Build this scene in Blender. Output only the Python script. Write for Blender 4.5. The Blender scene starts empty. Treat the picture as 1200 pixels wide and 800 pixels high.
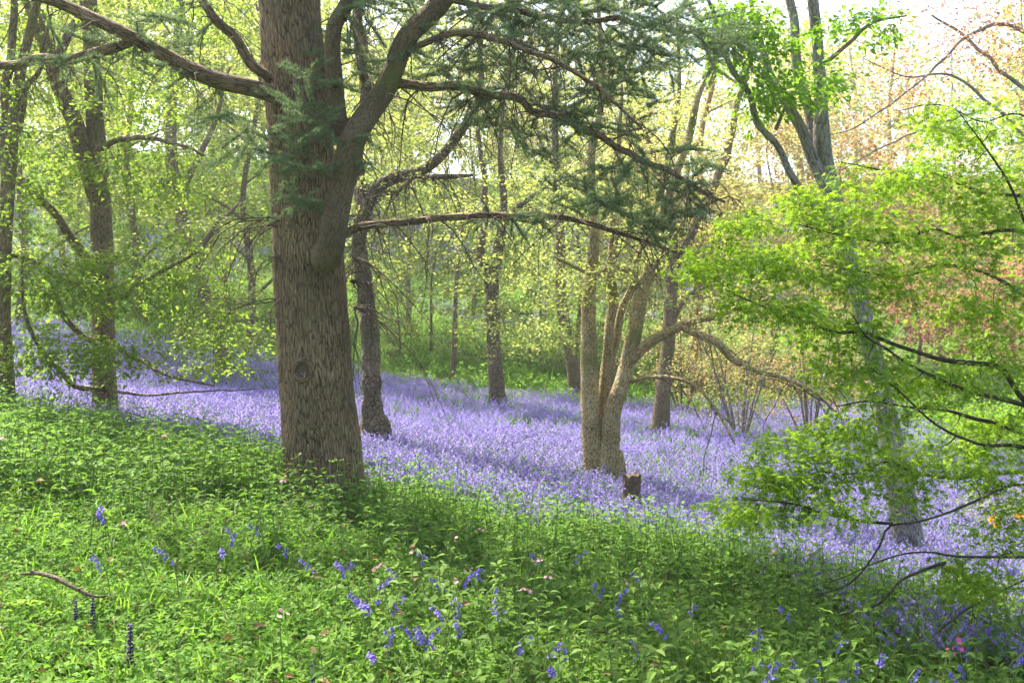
import bpy, math, random
import numpy as np
from mathutils import Vector

# ------------------------------------------------------------------ camera, sky, sun, exposure
SC = bpy.context.scene
COL = SC.collection
EYE = 1.6
F = 1167.0                     # focal length in pixels of the 1200 px wide photograph
HOR = 380.0                    # height of the horizon in it
cam_d = bpy.data.cameras.new('camera')
cam_d.lens = 35.0
cam_d.sensor_width = 36.0
cam_d.clip_end = 2000
cam = bpy.data.objects.new('camera', cam_d)
COL.objects.link(cam)
cam.location = (0, 0, EYE)
cam.rotation_euler = (math.radians(90) - math.atan((400 - HOR) / F), 0, 0)
SC.camera = cam

SUN_EL = math.radians(57)
SUN_AZ = math.radians(-40)     # from the view direction (+Y), negative = to the left
world = bpy.data.worlds.new('World')
SC.world = world
world.use_nodes = True
wn = world.node_tree
bg = wn.nodes['Background']
sky = wn.nodes.new('ShaderNodeTexSky')
sky.sky_type = 'NISHITA'
sky.sun_disc = False
sky.sun_elevation = SUN_EL
sky.sun_rotation = SUN_AZ
sky.air_density = 1.0
sky.dust_density = 4.0
sky.ozone_density = 1.0
wn.links.new(sky.outputs[0], bg.inputs[0])
bg.inputs[1].default_value = 0.15
sun_d = bpy.data.lights.new('sun', 'SUN')
sun_d.energy = 5.0
sun_d.angle = math.radians(0.55)
sun_d.color = (1.0, 0.95, 0.86)
sun = bpy.data.objects.new('sun', sun_d)
COL.objects.link(sun)
SUNV = Vector((math.sin(SUN_AZ) * math.cos(SUN_EL), math.cos(SUN_AZ) * math.cos(SUN_EL), math.sin(SUN_EL)))
sun.rotation_euler = SUNV.to_track_quat('Z', 'Y').to_euler()
sun.location = (-20, 20, 40)
SC.view_settings.view_transform = 'Standard'
SC.view_settings.look = 'None'
SC.view_settings.gamma = 1.0
SC.view_settings.use_curve_mapping = False
SC.view_settings.exposure = 1.75
cy = SC.cycles
cy.max_bounces = 6
cy.diffuse_bounces = 3
cy.glossy_bounces = 2
cy.transmission_bounces = 5
cy.transparent_max_bounces = 4
cy.caustics_reflective = False
cy.caustics_refractive = False
cy.sample_clamp_indirect = 6.0
cy.use_light_tree = False
cy.adaptive_threshold = 0.02

RNG = np.random.default_rng(11)
random.seed(5)

# ------------------------------------------------------------------ small maths
def P(px, py, d):
    """the place at depth d (metres along +Y) that stands at this pixel of the photograph"""
    return np.array([(px - 600.0) / F * d, d, EYE - (py - HOR) / F * d])

def unit(a):
    a = np.asarray(a, float)
    n = np.linalg.norm(a, axis=-1, keepdims=True)
    return a / np.maximum(n, 1e-9)

def _hash(ix, iy, iz, seed):
    n = (ix * 374761393 + iy * 668265263 + iz * 2147483647 + seed * 144665) & 0xffffffff
    n = ((n ^ (n >> 13)) * 1274126177) & 0xffffffff
    n = n ^ (n >> 16)
    return (n & 0xffffff) / float(0xffffff) * 2 - 1

def noise3(p, seed=0):
    p = np.asarray(p, float)
    i = np.floor(p).astype(np.int64)
    f = p - i
    u = f * f * (3 - 2 * f)
    r = 0
    for dx in (0, 1):
        wx = u[..., 0] if dx else 1 - u[..., 0]
        for dy in (0, 1):
            wy = u[..., 1] if dy else 1 - u[..., 1]
            for dz in (0, 1):
                wz = u[..., 2] if dz else 1 - u[..., 2]
                r = r + wx * wy * wz * _hash(i[..., 0] + dx, i[..., 1] + dy, i[..., 2] + dz, seed)
    return r

def noise2(x, y, seed=0):
    x = np.asarray(x, float)
    y = np.asarray(y, float)
    return noise3(np.stack([x, y, np.zeros_like(x) + 0.37], -1), seed)

def sstep(a, b, x):
    t = np.clip((x - a) / (b - a), 0, 1)
    return t * t * (3 - 2 * t)

# ------------------------------------------------------------------ the lie of the land
_cp = [(-1.64, 8.6, .03), (-5.1, 12.5, .26), (-6.3, 12, .45), (-1.96, 14, -.22), (-.34, 22, -.26), (1.6, 26, -.26),
       (1.17, 13, -.54), (3, 20, -.64), (4.38, 11, -1.1), (3.1, 6.1, -.62), (-2.07, 4.0, .12), (0, 4.6, -.14), (7.2, 14, -1.2),
       (-15, 35, 2.8), (-9.4, 22, .66), (-5.1, 20, .08), (-1.9, 28, .4), (-2.7, 40, 1.94), (-3, 60, 5.2), (3.4, 40, .9),
       (6.4, 30, -.2), (10, 50, 1.5), (20, 60, 2.8), (8.5, 18, -1.2), (14, 30, -.7), (23, 50, .75), (0, 0, 0), (0, -10, .2),
       (-10, -10, 1.6), (10, -10, -1.5), (-12, 5, 1.9), (12, 5, -2.0), (-20, 15, 2.4), (20, 12, -2.0), (-25, 50, 6.5), (-10, 62, 8), (10, 75, 7.5), (-3.4, 8, .34)]
_cp = np.array(_cp, float)

def _tps_k(r2):
    return 0.5 * r2 * np.log(r2 + 1e-9)

def _tps_fit():
    n = len(_cp)
    d2 = ((_cp[:, None, :2] - _cp[None, :, :2]) ** 2).sum(-1)
    A = np.zeros((n + 3, n + 3))
    A[:n, :n] = _tps_k(d2) + np.eye(n) * 1.5
    A[:n, n] = 1
    A[:n, n + 1:] = _cp[:, :2]
    A[n, :n] = 1
    A[n + 1:, :n] = _cp[:, :2].T
    b = np.zeros(n + 3)
    b[:n] = _cp[:, 2]
    return np.linalg.solve(A, b)
_tw = _tps_fit()

def ground_z(x, y):
    x = np.asarray(x, float)
    y = np.asarray(y, float)
    r = np.zeros_like(x) + _tw[-3] + _tw[-2] * x + _tw[-1] * y
    for (cx, cy_, _), w in zip(_cp, _tw[:-3]):
        r = r + w * _tps_k((x - cx) ** 2 + (y - cy_) ** 2)
    far = 2 + 13 * sstep(-40, 60, y)
    k = sstep(45, 95, np.hypot(x, y - 8))
    r = r * (1 - k) + far * k
    r = r + 0.05 * noise2(x * .9, y * .9, 3) + 0.02 * noise2(x * 2.7, y * 2.7, 4)
    return r

def gz(x, y):
    return float(ground_z(np.array([x]), np.array([y]))[0])

def hit(px, py):
    """where the line of sight through a pixel meets the ground"""
    d = np.linspace(2.5, 90, 3000)
    z = EYE - (py - HOR) / F * d
    g = ground_z((px - 600) / F * d, d)
    k = np.argmax(z < g)
    return np.array([(px - 600) / F * d[k], d[k], g[k]])

# ------------------------------------------------------------------ materials
def _mat(name):
    m = bpy.data.materials.new(name)
    m.use_nodes = True
    nt = m.node_tree
    nt.nodes.clear()
    return m, nt, nt.nodes.new('ShaderNodeOutputMaterial')

def leaf_mat(name, c1, c2, trans=0.45, tgain=1.6, rough=0.55, tyel=1.0, spec=0.25):
    m, nt, out = _mat(name)
    N = nt.nodes.new
    L = nt.links.new
    geo = N('ShaderNodeNewGeometry')
    oi = N('ShaderNodeObjectInfo')
    add = N('ShaderNodeMath'); add.operation = 'ADD'
    fr = N('ShaderNodeMath'); fr.operation = 'FRACT'
    L(geo.outputs['Random Per Island'], add.inputs[0])
    L(oi.outputs['Random'], add.inputs[1])
    L(add.outputs[0], fr.inputs[0])
    mix = N('ShaderNodeMix'); mix.data_type = 'RGBA'
    mix.inputs[6].default_value = (*c1, 1)
    mix.inputs[7].default_value = (*c2, 1)
    L(fr.outputs[0], mix.inputs[0])
    pr = N('ShaderNodeBsdfPrincipled')
    pr.inputs['Roughness'].default_value = rough
    pr.inputs['Specular IOR Level'].default_value = spec
    L(mix.outputs[2], pr.inputs['Base Color'])
    tr = N('ShaderNodeBsdfTranslucent')
    g = N('ShaderNodeMix'); g.data_type = 'RGBA'; g.blend_type = 'MULTIPLY'
    g.inputs[0].default_value = 1
    g.inputs[7].default_value = (tgain * tyel, tgain, tgain * 0.7, 1)
    L(mix.outputs[2], g.inputs[6])
    L(g.outputs[2], tr.inputs['Color'])
    ms = N('ShaderNodeMixShader')
    ms.inputs[0].default_value = trans
    L(pr.outputs[0], ms.inputs[1])
    L(tr.outputs[0], ms.inputs[2])
    L(ms.outputs[0], out.inputs['Surface'])
    return m

def bark_mat(name, dark, light, fx=40.0, fz=8.0, bump=0.6, moss=None, moss_amt=0.0, lichen=None, dist=0.03):
    """furrowed bark; coordinates run round and along each stem (attribute bk)"""
    m, nt, out = _mat(name)
    N = nt.nodes.new
    L = nt.links.new
    at = N('ShaderNodeAttribute'); at.attribute_name = 'bk'
    mp = N('ShaderNodeMapping')
    mp.inputs['Scale'].default_value = (fx, fx, fz)
    L(at.outputs['Vector'], mp.inputs['Vector'])
    n1 = N('ShaderNodeTexNoise'); n1.inputs['Scale'].default_value = 1.0; n1.inputs['Detail'].default_value = 5
    n1.inputs['Roughness'].default_value = 0.6; n1.inputs['Distortion'].default_value = 0.6
    L(mp.outputs[0], n1.inputs['Vector'])
    vo = N('ShaderNodeTexVoronoi'); vo.feature = 'DISTANCE_TO_EDGE'; vo.inputs['Scale'].default_value = 0.8
    wv = N('ShaderNodeMix'); wv.data_type = 'RGBA'; wv.blend_type = 'LINEAR_LIGHT'; wv.inputs[0].default_value = 0.7
    nv = N('ShaderNodeTexNoise'); nv.inputs['Scale'].default_value = 0.9; nv.inputs['Detail'].default_value = 3
    L(mp.outputs[0], nv.inputs['Vector'])
    L(mp.outputs[0], wv.inputs[6]); L(nv.outputs['Color'], wv.inputs[7])
    L(wv.outputs[2], vo.inputs['Vector'])
    mu = N('ShaderNodeMath'); mu.operation = 'MULTIPLY_ADD'
    mu.inputs[1].default_value = 2.2; mu.inputs[2].default_value = 0.0; mu.use_clamp = True
    L(vo.outputs['Distance'], mu.inputs[0])
    ad = N('ShaderNodeMath'); ad.operation = 'MULTIPLY_ADD'
    ad.inputs[1].default_value = 0.8
    L(n1.outputs['Fac'], ad.inputs[0]); L(mu.outputs[0], ad.inputs[2])
    rp = N('ShaderNodeMapRange')
    rp.inputs['From Min'].default_value = 0.36; rp.inputs['From Max'].default_value = 0.74
    L(ad.outputs[0], rp.inputs['Value'])
    n2 = N('ShaderNodeTexNoise'); n2.inputs['Scale'].default_value = 2.2; n2.inputs['Detail'].default_value = 4
    L(at.outputs['Vector'], n2.inputs['Vector'])
    c = N('ShaderNodeMix'); c.data_type = 'RGBA'
    c.inputs[6].default_value = (*dark, 1); c.inputs[7].default_value = (*light, 1)  # furrow shade put into the colour: darkens towards the plate edges
    L(rp.outputs[0], c.inputs[0])
    col = c.outputs[2]
    c2 = N('ShaderNodeMix'); c2.data_type = 'RGBA'; c2.blend_type = 'MULTIPLY'
    c2.inputs[0].default_value = 1.0
    tint = N('ShaderNodeValToRGB')
    tint.color_ramp.elements[0].position = 0.3; tint.color_ramp.elements[0].color = (0.62, 0.6, 0.55, 1)
    tint.color_ramp.elements[1].position = 0.7; tint.color_ramp.elements[1].color = (1.25, 1.2, 1.15, 1)
    L(n2.outputs['Fac'], tint.inputs[0])
    L(col, c2.inputs[6]); L(tint.outputs[0], c2.inputs[7])
    col = c2.outputs[2]
    for cc, amt, sc, lo in ((moss, moss_amt, 1.7, 0.5), (lichen, 0.5 if lichen else 0, 6.0, 0.56)):
        if cc is None:
            continue
        n3 = N('ShaderNodeTexNoise'); n3.inputs['Scale'].default_value = sc; n3.inputs['Detail'].default_value = 6
        L(at.outputs['Vector'], n3.inputs['Vector'])
        r3 = N('ShaderNodeMapRange')
        r3.inputs['From Min'].default_value = lo; r3.inputs['From Max'].default_value = lo + 0.14
        r3.inputs['To Max'].default_value = amt
        L(n3.outputs['Fac'], r3.inputs['Value'])
        c3 = N('ShaderNodeMix'); c3.data_type = 'RGBA'
        c3.inputs[7].default_value = (*cc, 1)
        L(r3.outputs[0], c3.inputs[0]); L(col, c3.inputs[6])
        col = c3.outputs[2]
    pr = N('ShaderNodeBsdfPrincipled')
    pr.inputs['Roughness'].default_value = 0.85
    pr.inputs['Specular IOR Level'].default_value = 0.2
    L(col, pr.inputs['Base Color'])
    bp = N('ShaderNodeBump')
    bp.inputs['Strength'].default_value = bump
    bp.inputs['Distance'].default_value = dist
    L(ad.outputs[0], bp.inputs['Height'])
    L(bp.outputs[0], pr.inputs['Normal'])
    L(pr.outputs[0], out.inputs['Surface'])
    return m

def plain_mat(name, c1, c2, scale=20.0, rough=0.8, trans=0.0):
    m, nt, out = _mat(name)
    N = nt.nodes.new
    L = nt.links.new
    tc = N('ShaderNodeTexCoord')
    n1 = N('ShaderNodeTexNoise'); n1.inputs['Scale'].default_value = scale; n1.inputs['Detail'].default_value = 5
    L(tc.outputs['Object'], n1.inputs['Vector'])
    rp = N('ShaderNodeMapRange')
    rp.inputs['From Min'].default_value = 0.3; rp.inputs['From Max'].default_value = 0.7
    L(n1.outputs['Fac'], rp.inputs['Value'])
    c = N('ShaderNodeMix'); c.data_type = 'RGBA'
    c.inputs[6].default_value = (*c1, 1); c.inputs[7].default_value = (*c2, 1)
    L(rp.outputs[0], c.inputs[0])
    pr = N('ShaderNodeBsdfPrincipled')
    pr.inputs['Roughness'].default_value = rough
    pr.inputs['Specular IOR Level'].default_value = 0.2
    L(c.outputs[2], pr.inputs['Base Color'])
    if trans:
        tr = N('ShaderNodeBsdfTranslucent'); L(c.outputs[2], tr.inputs['Color'])
        ms = N('ShaderNodeMixShader'); ms.inputs[0].default_value = trans
        L(pr.outputs[0], ms.inputs[1]); L(tr.outputs[0], ms.inputs[2])
        L(ms.outputs[0], out.inputs['Surface'])
    else:
        bp = N('ShaderNodeBump'); bp.inputs['Strength'].default_value = 0.4; bp.inputs['Distance'].default_value = 0.02
        L(n1.outputs['Fac'], bp.inputs['Height']); L(bp.outputs[0], pr.inputs['Normal'])
        L(pr.outputs[0], out.inputs['Surface'])
    return m

M = {}
M['bark_cedar'] = bark_mat('bark_cedar', (.045, .03, .019), (.34, .24, .15), 58, 9.5, 1.0, (.13, .12, .04), .18, dist=.03)
M['bark_limb'] = bark_mat('bark_limb', (.055, .042, .026), (.155, .12, .072), 75, 20, 0.5, (.10, .105, .028), .8)
M['bark_brown'] = bark_mat('bark_brown', (.06, .045, .03), (.25, .19, .125), 50, 14, 0.6, (.12, .13, .035), .6)
M['bark_moss'] = bark_mat('bark_moss', (.13, .095, .045), (.44, .35, .19), 38, 22, 0.5, (.12, .14, .035), .7, (.40, .38, .30))
M['bark_grey'] = bark_mat('bark_grey', (.10, .09, .08), (.32, .30, .285), 45, 10, 0.6, (.10, .10, .05), .35, (.40, .39, .38))
M['bark_rough'] = bark_mat('bark_rough', (.06, .048, .034), (.27, .215, .145), 22, 16, 1.0, (.10, .12, .035), .55, (.34, .33, .27), dist=.05)
M['bark_orange'] = bark_mat('bark_orange', (.20, .10, .045), (.42, .24, .11), 30, 8, 0.6)
M['bark_maple'] = bark_mat('bark_maple', (.025, .022, .018), (.075, .062, .05), 60, 14, 0.5, (.06, .075, .02), .4)
M['twig_dead'] = bark_mat('twig_dead', (.06, .045, .035), (.15, .115, .08), 90, 30, 0.3)
M['needle'] = leaf_mat('needle', (.075, .125, .065), (.20, .28, .14), .4, 1.3, .5)
M['lf_beech'] = leaf_mat('lf_beech', (.085, .155, .016), (.20, .27, .035), .55, 1.9, tyel=1.0)
M['lf_lime'] = leaf_mat('lf_lime', (.15, .20, .05), (.30, .34, .10), .55, 1.8, tyel=1.05)
M['lf_gold'] = leaf_mat('lf_gold', (.20, .20, .07), (.37, .35, .15), .55, 1.6, tyel=1.1)
M['lf_bronze'] = leaf_mat('lf_bronze', (.24, .16, .08), (.40, .31, .15), .5, 1.5, tyel=1.1)
M['lf_copper'] = leaf_mat('lf_copper', (.22, .10, .07), (.38, .22, .15), .5, 1.5, tyel=1.1)
M['lf_fresh'] = leaf_mat('lf_fresh', (.10, .21, .012), (.19, .32, .025), .55, 1.7)
M['lf_maple'] = leaf_mat('lf_maple', (.10, .20, .010), (.25, .36, .03), .55, 1.75, tyel=1.02)
M['lf_nettle'] = leaf_mat('lf_nettle', (.065, .14, .018), (.16, .26, .04), .4, 1.6, spec=.12)
M['lf_herb'] = leaf_mat('lf_herb', (.07, .165, .018), (.18, .31, .045), .45, 1.5, spec=.12)
M['lf_grass'] = leaf_mat('lf_grass', (.08, .185, .018), (.19, .33, .04), .5, 1.5, spec=.12)
M['lf_bell'] = leaf_mat('lf_bell', (.07, .16, .03), (.16, .28, .055), .4, 1.4)
M['bell'] = leaf_mat('bell', (.24, .192, .57), (.41, .345, .73), .5, 1.7, tyel=1.02)
M['bell_deep'] = leaf_mat('bell_deep', (.16, .115, .50), (.30, .23, .70), .3, 1.2)
M['pink'] = leaf_mat('pink', (.66, .28, .38), (.80, .45, .52), .3, 1.1)
M['magenta'] = leaf_mat('magenta', (.70, .05, .30), (.80, .12, .40), .3, 1.1)
M['bugle'] = leaf_mat('bugle', (.022, .015, .045), (.06, .042, .11), .05, 1.0)
M['yellow'] = leaf_mat('yellow', (.85, .42, .02), (.90, .60, .08), .3, 1.1)
M['dry'] = leaf_mat('dry', (.22, .15, .07), (.42, .32, .17), .2, 1.0)
M['litter'] = leaf_mat('litter', (.10, .055, .025), (.26, .15, .06), .2, 1.1)
M['lf_dock'] = leaf_mat('lf_dock', (.10, .20, .03), (.22, .33, .07), .4, 1.5, spec=.15)
M['stem'] = plain_mat('stem', (.09, .15, .03), (.17, .22, .06), 30)
M['stump'] = plain_mat('stump', (.05, .035, .022), (.16, .11, .07), 14)
M['stump_top'] = plain_mat('stump_top', (.05, .035, .022), (.15, .105, .065), 18)
M['scar'] = plain_mat('scar', (.05, .035, .025), (.13, .09, .065), 40)

def ground_mat():
    m, nt, out = _mat('woodland_floor')
    N = nt.nodes.new
    L = nt.links.new
    tc = N('ShaderNodeTexCoord')
    n1 = N('ShaderNodeTexNoise'); n1.inputs['Scale'].default_value = 1.3; n1.inputs['Detail'].default_value = 8
    n2 = N('ShaderNodeTexNoise'); n2.inputs['Scale'].default_value = 24; n2.inputs['Detail'].default_value = 6
    L(tc.outputs['Object'], n1.inputs['Vector']); L(tc.outputs['Object'], n2.inputs['Vector'])
    r1 = N('ShaderNodeValToRGB')
    e = r1.color_ramp.elements
    e[0].position = .35; e[0].color = (.055, .075, .02, 1)
    e[1].position = .65; e[1].color = (.10, .15, .03, 1)
    L(n1.outputs['Fac'], r1.inputs[0])
    r2 = N('ShaderNodeValToRGB')
    e = r2.color_ramp.elements
    e[0].position = .35; e[0].color = (.55, .5, .45, 1)
    e[1].position = .7; e[1].color = (1.3, 1.3, 1.1, 1)
    L(n2.outputs['Fac'], r2.inputs[0])
    mx = N('ShaderNodeMix'); mx.data_type = 'RGBA'; mx.blend_type = 'MULTIPLY'; mx.inputs[0].default_value = 1
    L(r1.outputs[0], mx.inputs[6]); L(r2.outputs[0], mx.inputs[7])
    pr = N('ShaderNodeBsdfPrincipled'); pr.inputs['Roughness'].default_value = .95
    pr.inputs['Specular IOR Level'].default_value = .1
    L(mx.outputs[2], pr.inputs['Base Color'])
    bp = N('ShaderNodeBump'); bp.inputs['Distance'].default_value = .05; bp.inputs['Strength'].default_value = .7
    L(n2.outputs['Fac'], bp.inputs['Height']); L(bp.outputs[0], pr.inputs['Normal'])
    L(pr.outputs[0], out.inputs['Surface'])
    return m
M['ground'] = ground_mat()

# ------------------------------------------------------------------ mesh building
class MB:
    def __init__(self):
        self.v, self.f3, self.f4, self.bk, self.n = [], [], [], [], 0

    def add(self, v, f3=None, f4=None, bk=None):
        v = np.asarray(v, float).reshape(-1, 3)
        if f3 is not None and len(f3):
            self.f3.append(np.asarray(f3, np.int64).reshape(-1, 3) + self.n)
        if f4 is not None and len(f4):
            self.f4.append(np.asarray(f4, np.int64).reshape(-1, 4) + self.n)
        self.v.append(v)
        self.bk.append(v * 1.0 if bk is None else bk)
        self.n += len(v)

    def mesh(self, name, mat, origin=(0, 0, 0), smooth=True):
        v = np.concatenate(self.v) - np.asarray(origin, float)
        f3 = np.concatenate(self.f3) if self.f3 else np.zeros((0, 3), np.int64)
        f4 = np.concatenate(self.f4) if self.f4 else np.zeros((0, 4), np.int64)
        me = bpy.data.meshes.new(name)
        me.vertices.add(len(v))
        me.vertices.foreach_set('co', v.astype(np.float32).ravel())
        nl = len(f3) * 3 + len(f4) * 4
        me.loops.add(nl)
        me.loops.foreach_set('vertex_index', np.concatenate([f3.ravel(), f4.ravel()]).astype(np.int32))
        me.polygons.add(len(f3) + len(f4))
        st = np.concatenate([np.arange(len(f3)) * 3, len(f3) * 3 + np.arange(len(f4)) * 4]).astype(np.int32)
        me.polygons.foreach_set('loop_start', st)
        me.polygons.foreach_set('use_smooth', np.full(len(f3) + len(f4), smooth))
        me.update(calc_edges=True)
        a = me.attributes.new('bk', 'FLOAT_VECTOR', 'POINT')
        a.data.foreach_set('vector', np.concatenate(self.bk).astype(np.float32).ravel())
        me.materials.append(mat if not isinstance(mat, str) else M[mat])
        return me

    def build(self, name, mat, parent=None, smooth=True, kind=None, origin=None):
        if parent is not None:
            origin = tuple(parent.location) if parent.type == 'EMPTY' or parent.parent is None else (0, 0, 0)
        o = bpy.data.objects.new(name, self.mesh(name, mat, origin or (0, 0, 0), smooth))
        COL.objects.link(o)
        if parent is not None:
            o.parent = parent
        elif origin is not None:
            o.location = origin
        if kind:
            o['kind'] = kind
        return o

def thing(name, loc, label, cat, group=None):
    o = bpy.data.objects.new(name, None)
    o.empty_display_size = 0.2
    COL.objects.link(o)
    o.location = [float(a) for a in loc]
    o['label'] = label
    o['category'] = cat
    if group:
        o['group'] = group
    return o

def spline(pts, step=0.12, nmin=4):
    """Catmull-Rom through rows of any width (x, y, z, r ...)"""
    p = np.asarray(pts, float)
    if len(p) == 2:
        k = max(nmin, int(np.linalg.norm(p[1, :3] - p[0, :3]) / step))
        t = np.linspace(0, 1, k + 1)[:, None]
        return p[0] * (1 - t) + p[1] * t
    q = np.vstack([2 * p[0] - p[1], p, 2 * p[-1] - p[-2]])
    out = []
    for i in range(1, len(q) - 2):
        n = max(2, int(round(np.linalg.norm(q[i + 1, :3] - q[i, :3]) / step)))
        t = np.linspace(0, 1, n, endpoint=False)[:, None]
        a, b, c, d = q[i - 1], q[i], q[i + 1], q[i + 2]
        out.append(.5 * ((2 * b) + (c - a) * t + (2 * a - 5 * b + 4 * c - d) * t ** 2 + (3 * b - a - 3 * c + d) * t ** 3))
    out.append(p[-1:])
    return np.vstack(out)

def tube(mb, c4, segs=8, lump=0.0, lump_s=3.0, flare=None, ridge=0.0, ridge_f=(30, 6), seed=0, cap=True):
    """a limb along rows (x, y, z, radius)"""
    c4 = np.asarray(c4, float)
    c, r = c4[:, :3], np.maximum(c4[:, 3], 0.0006)
    n = len(c)
    t = unit(np.gradient(c, axis=0))
    ref = np.array([0, 1.0, 0]) if abs(t[0, 1]) < .9 else np.array([1.0, 0, 0])
    u = unit(np.cross(t[0], ref))
    U = np.zeros((n, 3))
    for i in range(n):
        u = unit(u - t[i] * np.dot(u, t[i]))
        U[i] = u
    W = np.cross(t, U)
    th = np.linspace(0, 2 * math.pi, segs, endpoint=False)
    s = np.concatenate([[0], np.cumsum(np.linalg.norm(np.diff(c, axis=0), axis=1))])
    cs, sn = np.cos(th), np.sin(th)
    bk = np.stack([r[:, None] * cs, r[:, None] * sn, np.repeat(s[:, None], segs, 1)], -1)
    rr = np.repeat(r[:, None], segs, 1)
    if flare is not None:                     # root flare: (height, amount, lobes)
        fh, fa, fl = flare
        k = np.exp(-s / fh)[:, None]
        rr = rr * (1 + fa * k * (0.55 + 0.45 * np.cos(th * fl + seed)[None]))
    if lump:
        rr = rr * (1 + lump * noise3(np.stack([cs[None] * lump_s * .5 + 0 * s[:, None], sn[None] * lump_s * .5 + 0 * s[:, None], np.repeat(s[:, None] * lump_s, segs, 1)], -1), seed))
    if ridge:
        q = bk * np.array([ridge_f[0], ridge_f[0], ridge_f[1]])
        q = q + 0.35 * noise3(q * .5, seed + 5)[..., None]
        nn = 1 - np.abs(noise3(q, seed + 7)) * 2
        rr = rr + ridge * np.clip(nn, -.5, 1)
    V = c[:, None] + U[:, None] * (rr * cs)[..., None] + W[:, None] * (rr * sn)[..., None]
    i = np.arange(n - 1)[:, None] * segs
    j = np.arange(segs)[None]
    j2 = (j + 1) % segs
    Fq = np.stack([i + j, i + j2, i + segs + j2, i + segs + j], -1).reshape(-1, 4)
    V = V.reshape(-1, 3)
    bkf = bk.reshape(-1, 3)
    if cap:
        V = np.vstack([V, c[-1:] + t[-1:] * r[-1]])
        bkf = np.vstack([bkf, [[0, 0, s[-1]]]])
        k = n * segs
        f3 = [((n - 1) * segs + a, (n - 1) * segs + (a + 1) % segs, k) for a in range(segs)]
        mb.add(V, f3, Fq, bkf)
    else:
        mb.add(V, None, Fq, bkf)
    return V

# leaf templates: x along the blade, y across, z up
def T_leaf(w=.5, fold=.12, droop=.15):
    v = np.array([(0, 0, 0), (.42, w / 2, fold), (.42, -w / 2, fold), (.5, 0, 0), (1, 0, -droop)])
    return v, np.array([(0, 3, 1), (0, 2, 3), (1, 3, 4), (3, 2, 4)])

def T_leaf_fine(w=.55, fold=.1, droop=.2):
    v = np.array([(0, 0, 0), (.18, w * .38, fold * .8), (.18, -w * .38, fold * .8), (.4, w * .5, fold), (.4, -w * .5, fold), (.7, w * .3, fold * .5 - droop * .3),
                  (.7, -w * .3, fold * .5 - droop * .3), (1, 0, -droop), (.25, 0, 0), (.6, 0, -droop * .25)])
    f = [(0, 8, 1), (0, 2, 8), (1, 8, 3), (2, 4, 8), (3, 8, 9), (4, 9, 8), (3, 9, 5), (4, 6, 9), (5, 9, 7), (6, 7, 9)]
    return v, np.array(f)

def T_diamond(w=.6):
    return np.array([(0, 0, 0), (.45, w / 2, .06), (1, 0, -.05), (.45, -w / 2, .06)]), np.array([(0, 2, 1), (0, 3, 2)])

def T_maple():
    tips = [(-88, .62), (-42, .95), (0, 1.1), (42, .95), (88, .62)]
    v = [(.0, 0, 0)]
    f = []
    ring = []
    for k, (a, L) in enumerate(tips):
        a = math.radians(a)
        ring.append((math.cos(a) * L + .15, math.sin(a) * L, -.16 * L * L))
        if k < len(tips) - 1:
            b = (math.radians(tips[k][0]) + math.radians(tips[k + 1][0])) / 2
            ring.append((math.cos(b) * .34 + .15, math.sin(b) * .34, .03))
    v = [(0.1, 0, 0)] + ring
    n = len(ring)
    f = [(0, i + 1, i + 2) for i in range(n - 1)]
    return np.array(v), np.array(f)

def place(mb, tpl, pos, xd, up, scale):
    v, f = tpl
    pos = np.asarray(pos, float)
    n = len(pos)
    if n == 0:
        return
    X = unit(xd)
    Z = unit(np.asarray(up, float) - X * (np.asarray(up, float) * X).sum(-1, keepdims=True))
    Y = np.cross(Z, X)
    s = np.broadcast_to(np.asarray(scale, float), (n,))[:, None, None]
    V = pos[:, None] + s * (X[:, None] * v[None, :, 0:1] + Y[:, None] * v[None, :, 1:2] + Z[:, None] * v[None, :, 2:3])
    Fi = (np.arange(n)[:, None, None] * len(v) + f[None]).reshape(-1, 3)
    mb.add(V.reshape(-1, 3), Fi)

# ------------------------------------------------------------------ growing twigs towards where the foliage is
def blob(px, py, d, rx, ry, rd, n, rng, flat=None):
    """n points in an ellipsoid given by its place and size"""
    q = rng.normal(size=(n, 3))
    q = unit(q) * (rng.random((n, 1)) ** (1 / 2.2))
    c = P(px, py, d)
    s = np.array([rx * d / F, rd, ry * d / F])
    return c + q * s

def colonize(nodes, targets, rng, sag=0.12, wob=0.10, nseg=5, out=None):
    """join every target to the nearest part of what has grown so far; returns rows (polyline with radius)"""
    N = np.asarray(nodes, float)
    buf = np.zeros((len(N) + len(targets) * 4, 4))
    buf[:len(N)] = N
    k = len(N)
    d0 = np.array([((N[:, :3] - t) ** 2).sum(1).min() for t in targets])
    res = []
    for i in np.argsort(d0):
        t = targets[i]
        dd = ((buf[:k, :3] - t) ** 2).sum(1)
        j = int(np.argmin(dd))
        a = buf[j, :3]
        r0 = buf[j, 3]
        L = math.sqrt(dd[j]) + 1e-6
        q = np.linspace(0, 1, nseg + 1)[:, None]
        side = unit(np.cross(t - a, rng.normal(size=3)))
        ph = rng.normal() * wob * L
        pl = a * (1 - q) + t * q + np.array([0, 0, 1.]) * (sag * L * np.sin(q * math.pi)) + side * ph * np.sin(q * math.pi * 1.5) * (1 - q * .3)
        pl[1:-1] += rng.normal(size=(nseg - 1, 3)) * L * .025
        ra = min(r0 * .75, .004 + .009 * L)
        rad = ra * (1 - q[:, 0]) + min(.0022, ra) * q[:, 0]
        row = np.hstack([pl, rad[:, None]])
        res.append(row)
        for m in (nseg // 2, nseg - 1, nseg):
            buf[k] = row[m]
            k += 1
    return res

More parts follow.
